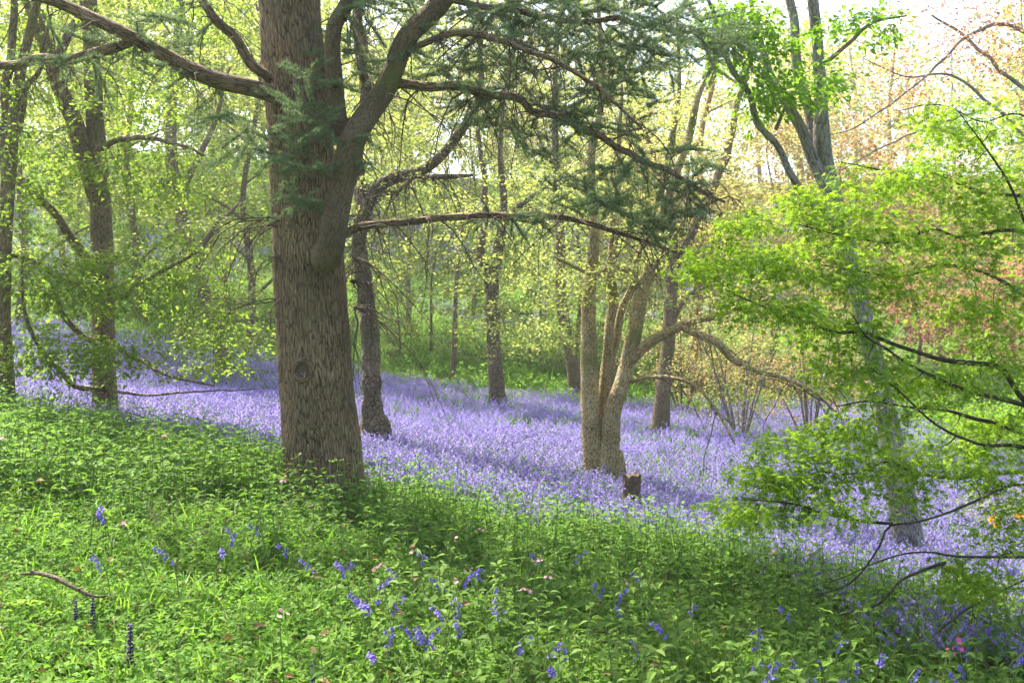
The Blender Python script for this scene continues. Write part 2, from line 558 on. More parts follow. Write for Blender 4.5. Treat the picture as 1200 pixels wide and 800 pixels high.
def spray_leaves(mb, twigs, k, size, tpl, rng, spread=.12, flat=.45, t0=.35, petiole=.02, droop=.1):
    """k leaves round the outer part of every twig, lying in flat layers"""
    tw = np.stack([t[:, :3] for t in twigs])          # (n, s, 3)
    n, s, _ = tw.shape
    t = t0 + (1 - t0) * rng.random((n, k)) ** .8
    x = t * (s - 1)
    i = np.minimum(x.astype(int), s - 2)
    f = (x - i)[..., None]
    ar = np.arange(n)[:, None]
    p = tw[ar, i] * (1 - f) + tw[ar, i + 1] * f
    d = unit(tw[ar, i + 1] - tw[ar, i])
    sd = unit(np.cross(d, np.array([0, 0, 1.])) + 1e-4)
    sg = np.where(rng.random((n, k)) < .5, -1, 1)[..., None]
    off = rng.random((n, k, 1)) * spread
    p = p + sd * sg * off + d * off * .4 + np.array([0, 0, 1.]) * (rng.normal(size=(n, k, 1)) * spread * .18 - off * droop)
    xd = d * .55 + sd * sg * (.4 + rng.random((n, k, 1)) * .6) + rng.normal(size=(n, k, 3)) * .25
    xd[..., 2] -= droop
    up = np.array([0, 0, 1.]) + rng.normal(size=(n, k, 3)) * flat
    sz = size * (.6 + .7 * rng.random((n, k)))
    place(mb, tpl, p.reshape(-1, 3), xd.reshape(-1, 3), up.reshape(-1, 3), sz.ravel())
    return p.reshape(-1, 3), xd.reshape(-1, 3), up.reshape(-1, 3), sz.ravel()

def px_stem(rows):
    """rows (px, py, depth, width in px) -> (x, y, z, radius)"""
    return np.array([np.append(P(a, b, d), w * d / F / 2) for a, b, d, w in rows])

def settle(c4, drop=.35):
    """carry the foot of a stem down into the ground"""
    x, y, z, r = c4[0]
    g = gz(x, y)
    c4 = c4.copy()
    if z > g - .05:
        first = np.array([[x - (c4[1, 0] - x) * .1, y, g - drop, r * 1.12]])
        if z - g < .25:
            c4 = c4[1:]
            first2 = np.array([[x, y, g + .05, r * 1.04]])
            c4 = np.vstack([first, first2, c4])
        else:
            c4 = np.vstack([first, c4])
    return c4

class Tree:
    def __init__(self, name, label, cat, rows, bark, segs=14, step=.15, group=None, settle_it=True, rng=None, **kw):
        c = rows if isinstance(rows, np.ndarray) else px_stem(rows)
        if settle_it:
            c = settle(c)
        b = c[0, :3].copy()
        b[2] = gz(b[0], b[1])
        self.root = thing(name, b, label, cat, group)
        self.rng = rng or np.random.default_rng(sum(map(ord, label)))
        self.bark = bark
        self.nodes = []
        mb = MB()
        s = spline(c, step)
        tube(mb, s, segs, seed=int(self.rng.integers(99)), **kw)
        mb.build('trunk', bark, self.root)
        self.nodes.append(s)

    def limb(self, rows, segs=8, step=.12, name='branch', bark=None, node=True, **kw):
        c = rows if isinstance(rows, np.ndarray) else px_stem(rows)
        s = spline(c, step)
        amp = np.clip(s[:, 3] * .9, .004, .03)[:, None] * np.minimum(1, np.arange(len(s)) / 4.0)[:, None]
        sd_ = int(self.rng.integers(99))
        f_ = min(5.0, .12 / s[:, 3].max() + 1.2)
        s[:, :3] += amp * np.stack([noise3(s[:, :3] * f_, sd_ + q_) for q_ in (1, 2, 3)], 1) * 1.6
        mb = MB()
        kw.setdefault('lump', .08)
        tube(mb, s, segs, seed=int(self.rng.integers(99)), **kw)
        o = mb.build(name, bark or self.bark, self.root)
        if node:
            self.nodes.append(s)
        return o

    def all_nodes(self, zmin=-99):
        n = np.vstack(self.nodes)
        return n[n[:, 2] > zmin]

    def foliage(self, targets, k, size, tpl, leaf, twig_mat=None, spread=.12, sag=.12, flat=.45, name='crown', zmin=-99, droop=.1, wob=.1, tseg=3, nseg=5, big=0, t0=.35, nodes=None):
        tw = colonize(self.all_nodes(zmin) if nodes is None else nodes, targets, self.rng, sag=sag, wob=wob, nseg=nseg)
        mb = MB()
        for t in tw:
            tube(mb, t, tseg, cap=False)
        mb.build('twigs', twig_mat or self.bark, self.root, kind='stuff')
        mb = MB()
        p, xd, up, sz = spray_leaves(mb, tw, k, size, tpl, self.rng, spread, flat, t0, droop=droop)
        mb.build(name, leaf, self.root, smooth=False, kind='stuff')
        return tw, (p, xd, up, sz)


# ------------------------------------------------------------------ the ground
def build_ground():
    t = np.linspace(-1, 1, 231)
    gx = 5.0 * np.sinh(t * math.asinh(420 / 5.0))
    gy = gx + 10
    X, Y = np.meshgrid(gx, gy)
    Z = ground_z(X, Y)
    n = len(gx)
    i = np.arange(n - 1)[:, None] * n + np.arange(n - 1)[None]
    f = np.stack([i, i + 1, i + n + 1, i + n], -1).reshape(-1, 4)
    mb = MB()
    mb.add(np.stack([X, Y, Z], -1).reshape(-1, 3), None, f)
    o = mb.build('ground', 'ground')
    o['kind'] = 'structure'
    return o
build_ground()

# ------------------------------------------------------------------ scattering of the uncountable ground cover
def scatter(name, sources, pts, rot, scl, idx, label, cat):
    src = bpy.data.collections.new(name + '_sources')
    for k, me in enumerate(sources):
        o = bpy.data.objects.new('%s_source_%02d' % (name, k), me)
        src.objects.link(o)
    me = bpy.data.meshes.new(name)
    me.vertices.add(len(pts))
    me.vertices.foreach_set('co', np.asarray(pts, np.float32).ravel())
    for nm, ty, dat, key in (('rot', 'FLOAT_VECTOR', rot, 'vector'), ('scl', 'FLOAT', scl, 'value'), ('idx', 'INT', idx, 'value')):
        a = me.attributes.new(nm, ty, 'POINT')
        a.data.foreach_set(key, np.asarray(dat, np.int32 if ty == 'INT' else np.float32).ravel())
    o = bpy.data.objects.new(name, me)
    COL.objects.link(o)
    o['kind'] = 'stuff'
    o['label'] = label
    o['category'] = cat
    ng = bpy.data.node_groups.new(name, 'GeometryNodeTree')
    ng.interface.new_socket('Geometry', in_out='INPUT', socket_type='NodeSocketGeometry')
    ng.interface.new_socket('Geometry', in_out='OUTPUT', socket_type='NodeSocketGeometry')
    N, L = ng.nodes.new, ng.links.new
    gi, go = N('NodeGroupInput'), N('NodeGroupOutput')
    ci = N('GeometryNodeCollectionInfo')
    ci.inputs['Collection'].default_value = src
    ci.inputs['Separate Children'].default_value = True
    ci.inputs['Reset Children'].default_value = True
    io = N('GeometryNodeInstanceOnPoints')
    io.inputs['Pick Instance'].default_value = True
    def attr(nm, ty):
        a = N('GeometryNodeInputNamedAttribute'); a.data_type = ty
        a.inputs['Name'].default_value = nm
        return a.outputs['Attribute']
    e2r = N('FunctionNodeEulerToRotation')
    L(attr('rot', 'FLOAT_VECTOR'), e2r.inputs[0])
    L(gi.outputs[0], io.inputs['Points'])
    L(ci.outputs[0], io.inputs['Instance'])
    L(attr('idx', 'INT'), io.inputs['Instance Index'])
    L(e2r.outputs[0], io.inputs['Rotation'])
    L(attr('scl', 'FLOAT'), io.inputs['Scale'])
    L(io.outputs[0], go.inputs[0])
    md = o.modifiers.new('scatter', 'NODES')
    md.node_group = ng
    return o

def join(name, parts):
    """one mesh with several materials: parts = [(MB, material key), ...]"""
    me = None
    V, f3, f4, mi3, mi4, bk, off = [], [], [], [], [], [], 0
    for k, (mb, _) in enumerate(parts):
        if not mb.v:
            continue
        v = np.concatenate(mb.v)
        a = np.concatenate(mb.f3) if mb.f3 else np.zeros((0, 3), int)
        b = np.concatenate(mb.f4) if mb.f4 else np.zeros((0, 4), int)
        V.append(v); bk.append(np.concatenate(mb.bk))
        f3.append(a + off); f4.append(b + off)
        mi3.append(np.full(len(a), k)); mi4.append(np.full(len(b), k))
        off += len(v)
    m = MB()
    m.v, m.f3, m.f4, m.bk = V, f3, f4, bk
    me = m.mesh(name, parts[0][1], smooth=False)
    for _, mt in parts[1:]:
        me.materials.append(M[mt])
    me.polygons.foreach_set('material_index', np.concatenate(mi3 + mi4).astype(np.int32))
    return me

def strap(mb, base, az, L, w, bend, rng, seg=3):
    """a grass-like blade that arches over"""
    t = np.linspace(0, 1, seg + 1)
    d = np.array([math.cos(az), math.sin(az), 0])
    sd = np.array([-d[1], d[0], 0])
    c = base + d * (L * bend * t[:, None] ** 1.8) + np.array([0, 0, 1.]) * (L * (t - bend * .55 * t ** 2.4))[:, None]
    ww = w * np.array([.7, 1, .8, .05])[:seg + 1] if seg == 3 else w * np.linspace(1, .05, seg + 1)
    V = np.stack([c + sd * ww[:, None] / 2, c - sd * ww[:, None] / 2], 1).reshape(-1, 3)
    f = [(2 * i, 2 * i + 1, 2 * i + 3, 2 * i + 2) for i in range(seg)]
    mb.add(V, None, f)

def bell_flower(mb, p, d, L, seg=6):
    """a narrow bell with its lobes rolled back"""
    d = unit(d)
    u = unit(np.cross(d, [0.3, 0.5, 0.81]))
    w = np.cross(d, u)
    th = np.linspace(0, 2 * math.pi, seg, endpoint=False)
    rings = [(0, .10), (.25, .22), (.75, .24), (1.0, .50)] if seg > 4 else [(0, .12), (.7, .28), (1., .48)]
    V = []
    for a, r in rings:
        V.append(p + d * (L * a) + (np.cos(th)[:, None] * u + np.sin(th)[:, None] * w) * (L * r))
    V = np.concatenate(V)
    f = []
    for i in range(len(rings) - 1):
        for j in range(seg):
            f.append((i * seg + j, i * seg + (j + 1) % seg, (i + 1) * seg + (j + 1) % seg, (i + 1) * seg + j))
    mb.add(V, None, f)

def bluebell(stem, leaf, bells, base, rng, h=.30, nb=8, lod=0):
    az = rng.random() * 6.28
    d = np.array([math.cos(az), math.sin(az), 0])
    lean = .10 + .15 * rng.random()
    t = np.linspace(0, 1, 6 if lod == 0 else 4)
    c = base + d * (h * (lean * t + .18 * t ** 5))[:, None] + np.array([0, 0, 1.]) * (h * (t - .10 * t ** 6))[:, None]
    if lod < 2:
        tube(stem, np.hstack([c, np.full((len(c), 1), .0028)]), 3, cap=False)
    for k in range(nb):
        q = .58 + .42 * k / (nb - 1)
        p = np.array([np.interp(q, t, c[:, a]) for a in range(3)])
        sa = az + rng.normal() * .9
        o = np.array([math.cos(sa), math.sin(sa), 0])
        bell_flower(bells, p + o * .008, o * .55 + np.array([0, 0, -.75 + .5 * (k == nb - 1)]), .0165 + .004 * rng.random() if lod == 0 else .0205, 6 if lod == 0 else 4)
    for k in range(4 if lod < 2 else 3):
        strap(leaf, base, rng.random() * 6.28, h * (.75 + .35 * rng.random()), .011, .35 + .5 * rng.random(), rng)

def nettle(stem, leaf, base, rng, h=.35, pairs=5, size=.07):
    lean = rng.normal(size=2) * .12 * h
    t = np.linspace(0, 1, 5)
    c = base + np.stack([lean[0] * t ** 1.5, lean[1] * t ** 1.5, h * t], 1)
    tube(stem, np.hstack([c, (.0035 * (1 - .5 * t))[:, None]]), 3, cap=False)
    a0 = rng.random() * 3.14
    pos, xd, up, sc = [], [], [], []
    for k in range(pairs):
        q = .28 + .72 * k / (pairs - 1)
        p = np.array([np.interp(q, t, c[:, a]) for a in range(3)])
        for s in (0, 1):
            a = a0 + k * 1.57 + s * 3.14 + rng.normal() * .2
            x = np.array([math.cos(a), math.sin(a), .05 + .55 * (q > .93) - .1 * rng.random()])
            pos.append(p + x * .012); xd.append(x); up.append(np.array([0, 0, 1]) + rng.normal(size=3) * .2)
            sc.append(size * (1.1 - .55 * max(0, q - .5) * 2 * .8) * (.85 + .3 * rng.random()))
    place(leaf, T_leaf_fine(.55, .09, .25), pos, xd, up, sc)

def cover_sources():
    rng = np.random.default_rng(3)
    S = {}
    S['bell_near'], S['bell_far'], S['nettle'], S['grass'], S['herb'], S['lush'] = [], [], [], [], [], []
    for v in range(6):
        st, lf, bl = MB(), MB(), MB()
        for k in range(6):
            a, r = rng.random() * 6.28, .17 * math.sqrt(rng.random())
            bluebell(st, lf, bl, np.array([math.cos(a) * r, math.sin(a) * r, -.02]), rng, .24 + .12 * rng.random(), int(rng.integers(7, 11)))
        S['bell_near'].append(join('bluebell_clump', [(st, 'stem'), (lf, 'lf_bell'), (bl, 'bell')]))
    for v in range(5):
        st, lf, bl = MB(), MB(), MB()
        for k in range(15):
            a, r = rng.random() * 6.28, .34 * math.sqrt(rng.random())
            bluebell(st, lf, bl, np.array([math.cos(a) * r, math.sin(a) * r, -.03]), rng, .25 + .12 * rng.random(), 7, lod=2)
        S['bell_far'].append(join('bluebell_patch', [(lf, 'lf_bell'), (bl, 'bell')]))
    for v in range(6):
        st, lf = MB(), MB()
        nettle(st, lf, np.zeros(3) - np.array([0, 0, .02]), rng, .26 + .2 * rng.random(), int(rng.integers(4, 7)), .062 + .02 * rng.random())
        S['nettle'].append(join('nettle', [(st, 'stem'), (lf, 'lf_nettle')]))
    for v in range(5):
        lf = MB()
        for k in range(16):
            a, r = rng.random() * 6.28, .06 * math.sqrt(rng.random())
            strap(lf, np.array([math.cos(a) * r, math.sin(a) * r, -.02]), rng.random() * 6.28, .12 + .16 * rng.random(), .006 + .004 * rng.random(), .25 + .7 * rng.random(), rng)
        S['grass'].append(join('grass_tuft', [(lf, 'lf_grass')]))
    for v in range(5):                       # low herbs: small rounded leaves on short stalks
        st, lf = MB(), MB()
        n = 26
        a = rng.random(n) * 6.28
        r = .14 * np.sqrt(rng.random(n))
        p = np.stack([np.cos(a) * r, np.sin(a) * r, .03 + .10 * rng.random(n)], 1)
        b = rng.random(n) * 6.28
        xd = np.stack([np.cos(b), np.sin(b), rng.normal(size=n) * .3], 1)
        place(lf, T_leaf(.55, .1, .2), p, xd, np.array([0, 0, 1.]) + rng.normal(size=(n, 3)) * .4, .028 + .028 * rng.random(n))
        for q in p[:8]:
            tube(st, np.array([[q[0] * .5, q[1] * .5, -.02, .0015], [*q, .001]]), 3, cap=False)
        S['herb'].append(join('herb', [(lf, 'lf_herb'), (st, 'stem')]))
    for v in range(4):                       # taller campion and dead-nettle stems with narrow leaves
        st, lf = MB(), MB()
        for k in range(4):
            a, r = rng.random() * 6.28, .09 * math.sqrt(rng.random())
            b = np.array([math.cos(a) * r, math.sin(a) * r, -.02])
            nettle(st, lf, b, rng, .22 + .22 * rng.random(), 5, .045 + .02 * rng.random())
        S['lush'].append(join('campion_foliage', [(st, 'stem'), (lf, 'lf_herb')]))
    S['dry'], S['litter'], S['dock'] = [], [], []
    for v in range(4):                       # last year's dead stalks
        lf = MB()
        for k in range(3):
            az, l = rng.random() * 6.28, .18 + .22 * rng.random()
            d = np.array([math.cos(az), math.sin(az), 0]) * (.15 + .7 * rng.random())
            p = np.array([d * q * l + np.array([0, 0, l * q * (1 - .3 * q)]) + rng.normal(size=3) * .008 for q in np.linspace(0, 1, 5)])
            tube(lf, np.hstack([p, np.linspace(.0026, .001, 5)[:, None]]), 3, cap=False)
        S['dry'].append(join('dead_stalk', [(lf, 'dry')]))
    for v in range(4):                       # fallen leaves caught in the herbs
        lf = MB()
        n = 5
        p = np.stack([rng.normal(size=n) * .12, rng.normal(size=n) * .12, .04 + .07 * rng.random(n)], 1)
        place(lf, T_leaf(.6, .14, .1), p, rng.normal(size=(n, 3)) * np.array([1, 1, .3]), np.array([0, 0, 1.]) + rng.normal(size=(n, 3)) * .5, .035 + .03 * rng.random(n))
        S['litter'].append(join('fallen_leaf', [(lf, 'litter')]))
    for v in range(4):                       # broad-leaved rosettes
        lf = MB()
        n = int(rng.integers(6, 10))
        a = np.arange(n) * 6.28 / n + rng.normal(size=n) * .3
        xd = np.stack([np.cos(a), np.sin(a), .35 + .5 * rng.random(n)], 1)
        place(lf, T_leaf_fine(.42, .12, .45), np.tile([0, 0, .02], (n, 1)), xd, np.tile([0, 0, 1.], (n, 1)), .12 + .07 * rng.random(n))
        S['dock'].append(join('rosette', [(lf, 'lf_dock')]))
    return S
SRC = cover_sources()

# the edge between the green bank and the bluebells, as ground points (x -> y)
_edge = np.array([(-12, 13.5), (-7.5, 12.6), (-5.5, 11.6), (-4.0, 11.2), (-2.9, 10.5), (-1.7, 9.5), (-.6, 9.1), (.3, 8.9), (1.2, 8.9), (2.2, 8.9), (3.2, 8.4), (4.4, 7.8), (6, 7.2), (12, 7)])

def edge_y(x):
    return np.interp(x, _edge[:, 0], _edge[:, 1])

def green_amount(x, y):
    """1 on the green bank in front, 0 among the bluebells"""
    e = edge_y(x) + .55 * noise2(x * .8, y * .8, 21) + .25 * noise2(x * 2.3, y * 2.3, 22)
    return 1 - sstep(-.55, .55, y - e)

def bell_amount(x, y):
    g = green_amount(x, y)
    pat = .74 + .75 * noise2(x * .35, y * .5, 31) + .5 * noise2(x * 1.1, y * 1.6, 32)
    b = (1 - g) * np.clip(pat, .12, 1)
    # grassy strip by the slender trees and the far slope
    strip = np.exp(-(((x - 1.0) / 3.2) ** 2 + ((y - 27.5) / 2.6) ** 2))
    b = b * (1 - .93 * strip)
    far = sstep(21.5, 26, y + .25 * (x + 2))
    hill = sstep(.14, .42, noise2(x * .13 + 4, y * .10, 33) + .25 * noise2(x * .5, y * .5, 34))
    b = b * (1 - far) + far * .75 * hill
    # the shaded lower corner, where they come through the nettles
    cor = sstep(1.9, 3.0, x + .3 * (y - 7)) * sstep(4.6, 5.4, y)
    b = np.maximum(b, cor * g * (.75 + .3 * noise2(x * 1.3, y * 1.3, 36)))
    return np.clip(b, 0, 1)

def sample(n, y0, y1, rng, margin=1.6, bias=1.0):
    u = rng.random(n)
    y = np.sqrt(y0 ** 2 + (y1 ** 2 - y0 ** 2) * u) if bias == 1 else y0 + (y1 - y0) * u ** bias
    x = (rng.random(n) * 2 - 1) * (y * .53 + margin)
    return x, y

TRUNK_KEEP = [(-1.64, 8.6, .42), (-5.1, 12.5, .25), (-1.96, 14, .25), (1.1, 13, .42), (4.38, 11, .25), (-.34, 22, .25)]

def put(name, key, x, y, rng, smin, smax, label, cat, tilt=.12, dz=0.0):
    ok = np.ones(len(x), bool)
    for a, b, r in TRUNK_KEEP:
        ok &= np.hypot(x - a, y - b) > r
    x, y = x[ok], y[ok]
    z = ground_z(x, y) + dz
    n = len(x)
    rot = np.stack([rng.normal(size=n) * tilt, rng.normal(size=n) * tilt, rng.random(n) * 6.28], 1)
    s = smin + (smax - smin) * rng.random(n)
    src = sum([SRC[k] for k in ([key] if isinstance(key, str) else key)], [])
    return scatter(name, src, np.stack([x, y, z], 1), rot, s, rng.integers(0, len(src), n), label, cat)

def ground_cover():
    rng = np.random.default_rng(77)
    x, y = sample(9500, 4.2, 17, rng)
    k = rng.random(len(x)) < bell_amount(x, y)
    put('bluebell_carpet', 'bell_near', x[k], y[k], rng, .8, 1.25, 'carpet of violet bluebells spreading between the tree trunks', 'bluebells')
    x, y = sample(9000, 15.5, 34, rng, 3)
    k = rng.random(len(x)) < bell_amount(x, y)
    put('bluebell_drift', 'bell_far', x[k], y[k], rng, .8, 1.2, 'paler bluebell drift beyond the slender trees', 'bluebells')
    x, y = sample(9000, 33, 75, rng, 6)
    k = rng.random(len(x)) < bell_amount(x, y)
    put('bluebell_patches', 'bell_far', x[k], y[k], rng, 1.0, 1.7, 'bluebell patches on the far wooded slope', 'bluebells')
    # green bank
    x, y = sample(7500, 3.4, 15, rng, 1.2, .9)
    g = green_amount(x, y)
    nz = .5 + .8 * noise2(x * .6 + 3, y * .6, 41) + .55 * sstep(-1.2, 1.0, x) - 1.3 * (1 - sstep(-1.7, -.3, x)) * (1 - sstep(5.6, 6.6, y))
    k = rng.random(len(x)) < g * np.clip(nz, .025, 1) * .58
    put('nettle_bed', 'nettle', x[k], y[k], rng, .6, 1.1, 'bed of leafy green nettles on the near bank', 'nettles')
    x, y = sample(26000, 3.2, 15, rng, 1.2, .9)
    g = green_amount(x, y)
    k = rng.random(len(x)) < g * .75
    put('low_herbs', 'herb', x[k], y[k], rng, .55, 1.05, 'low small-leaved herbs covering the near bank', 'ground cover', .2)
    x, y = sample(6500, 5.5, 15, rng, 1.2, .9)
    g = green_amount(x, y)
    near_edge = np.exp(-((y - edge_y(x) + .9) / 1.1) ** 2)
    k = rng.random(len(x)) < g * np.clip(near_edge + .9 * (1 - sstep(-3.0, -1.8, x)) * sstep(6.3, 7.4, y), 0, 1) * .75
    put('lush_stems', 'lush', x[k], y[k], rng, .8, 1.5, 'taller leafy campion stems along the edge of the bluebells', 'ground cover')
    x, y = sample(42000, 3.2, 30, rng, 1.5, .8)
    g = green_amount(x, y)
    strip = np.exp(-(((x - 1.0) / 3.4) ** 2 + ((y - 27.5) / 2.8) ** 2))
    lawn = (1 - sstep(-1.7, -.3, x)) * (1 - sstep(5.6, 6.6, y))
    k = rng.random(len(x)) < np.clip(g * (.45 + .5 * lawn) + (1 - g) * .22 + strip, 0, 1)
    put('grass', 'grass', x[k], y[k], rng, .45, 1.1, 'fresh green grass between the herbs and bluebells', 'grass', .2)
    for key, nm, n, lab in (('dry', 'dead_stalks', 900, 'dry dead stalks scattered through the herbs'), ('litter', 'fallen_leaves', 900, 'brown fallen leaves caught among the herbs'), ('dock', 'broad_rosettes', 420, 'broad-leaved rosettes dotted over the near bank')):
        x, y = sample(n, 3.3, 12.5, rng, 1.2, .9)
        k = (rng.random(len(x)) < green_amount(x, y)) & (noise2(x * .7 + 9, y * .7, 51) > -.25)
        put(nm, key, x[k], y[k], rng, .7, 1.2, lab, 'ground cover', .2)
    x, y = sample(15000, 24, 80, rng, 5)
    k = rng.random(len(x)) < .9 * (1 - .6 * bell_amount(x, y))
    put('slope_grass', ['grass', 'herb'], x[k], y[k], rng, 1.8, 3.6, 'bright grass and herbs on the far slope', 'grass', .2)
ground_cover()

LEAF, DIA, FINE, STAR = T_leaf(.55), T_diamond(.65), T_leaf_fine(), T_maple()

# ------------------------------------------------------------------ the big cedar
def T_needles(n, rng, L=.026):
    """a short shoot: a tuft of needles standing on a twig"""
    v, f = [], []
    for k in range(n):
        a = rng.random() * 6.28
        el = rng.random() ** .7 * 1.25
        d = np.array([math.cos(a) * math.cos(el), math.sin(a) * math.cos(el), math.sin(el)])
        s = unit(np.cross(d, rng.normal(size=3))) * .036
        b = len(v)
        v += [s, -s, d * L * (.7 + .5 * rng.random())]
        f.append((b, b + 1, b + 2))
    return np.array(v), np.array(f)

def needle_sprays(mb_n, mb_t, twigs, rng, k=26, L=.030, side=4, spread=.16):
    """every twig carries flat side twigs studded with tufts"""
    tufts = [T_needles(9, rng, 1.0) for _ in range(4)]
    pos = [[] for _ in tufts]
    for t in twigs:
        c = t[:, :3]
        d = unit(c[-1] - c[0])
        sd = unit(np.cross(d, [0, 0, 1]) + 1e-5)
        lines = [(c[int(len(c) * .3)], c[-1])]
        for s in range(side):
            q = .25 + .7 * rng.random()
            x = q * (len(c) - 1)
            i = min(int(x), len(c) - 2)
            b = c[i] + (c[i + 1] - c[i]) * (x - i)
            e = b + (sd * (1 if s % 2 else -1) * (.6 + .5 * rng.random()) + d * .7 + np.array([0, 0, -.12 + .1 * rng.normal()])) * spread * (.6 + .7 * rng.random())
            lines.append((b, e))
            tube(mb_t, np.array([[*b, .0022], [*((b + e) / 2 + np.array([0, 0, .008])), .0016], [*e, .001]]), 3, cap=False)
        for b, e in lines:
            n = max(3, int(np.linalg.norm(e - b) / .012))
            q = rng.random(n)[:, None]
            p = b * (1 - q) + e * q + rng.normal(size=(n, 3)) * .004
            for a in p:
                pos[rng.integers(len(tufts))].append(a)
    for tp, p in zip(tufts, pos):
        if not p:
            continue
        p = np.array(p)
        n = len(p)
        a = rng.random(n) * 6.28
        place(mb_n, tp, p, np.stack([np.cos(a), np.sin(a), np.zeros(n)], 1), np.array([0, 0, 1.]) + rng.normal(size=(n, 3)) * .25, L * (.8 + .5 * rng.random(n)))

def hanging(nodes, n, rng, L=(.4, 1.1), r=.004, out=(0, 0, 0), side=4):
    """bare drooping twigs with a few side shoots"""
    res = []
    for k in range(n):
        b = nodes[rng.integers(len(nodes)), :3]
        l = L[0] + (L[1] - L[0]) * rng.random() ** 1.5
        d = unit(np.array(out) + rng.normal(size=3) * np.array([.8, .8, .35]))
        m = 7
        p = [b]
        for i in range(m):
            d = unit(d + np.array([0, 0, -.28]) + rng.normal(size=3) * .22)
            p.append(p[-1] + d * l / m)
        p = np.array(p)
        rad = np.linspace(r * (.6 + l * .6), .0012, m + 1)
        res.append(np.hstack([p, rad[:, None]]))
        for s in range(side):
            i = int(rng.integers(1, m))
            dd = unit(unit(p[i + 1] - p[i]) + rng.normal(size=3) * .7 + np.array([0, 0, -.2]))
            ll = l * (.15 + .35 * rng.random())
            q = np.linspace(0, 1, 4)[:, None]
            pp = p[i] + dd * q * ll + np.array([0, 0, -1.]) * ll * .25 * q ** 2 + rng.normal(size=(4, 3)) * .02 * q
            res.append(np.hstack([pp, np.linspace(rad[i] * .6, .001, 4)[:, None]]))
    return res

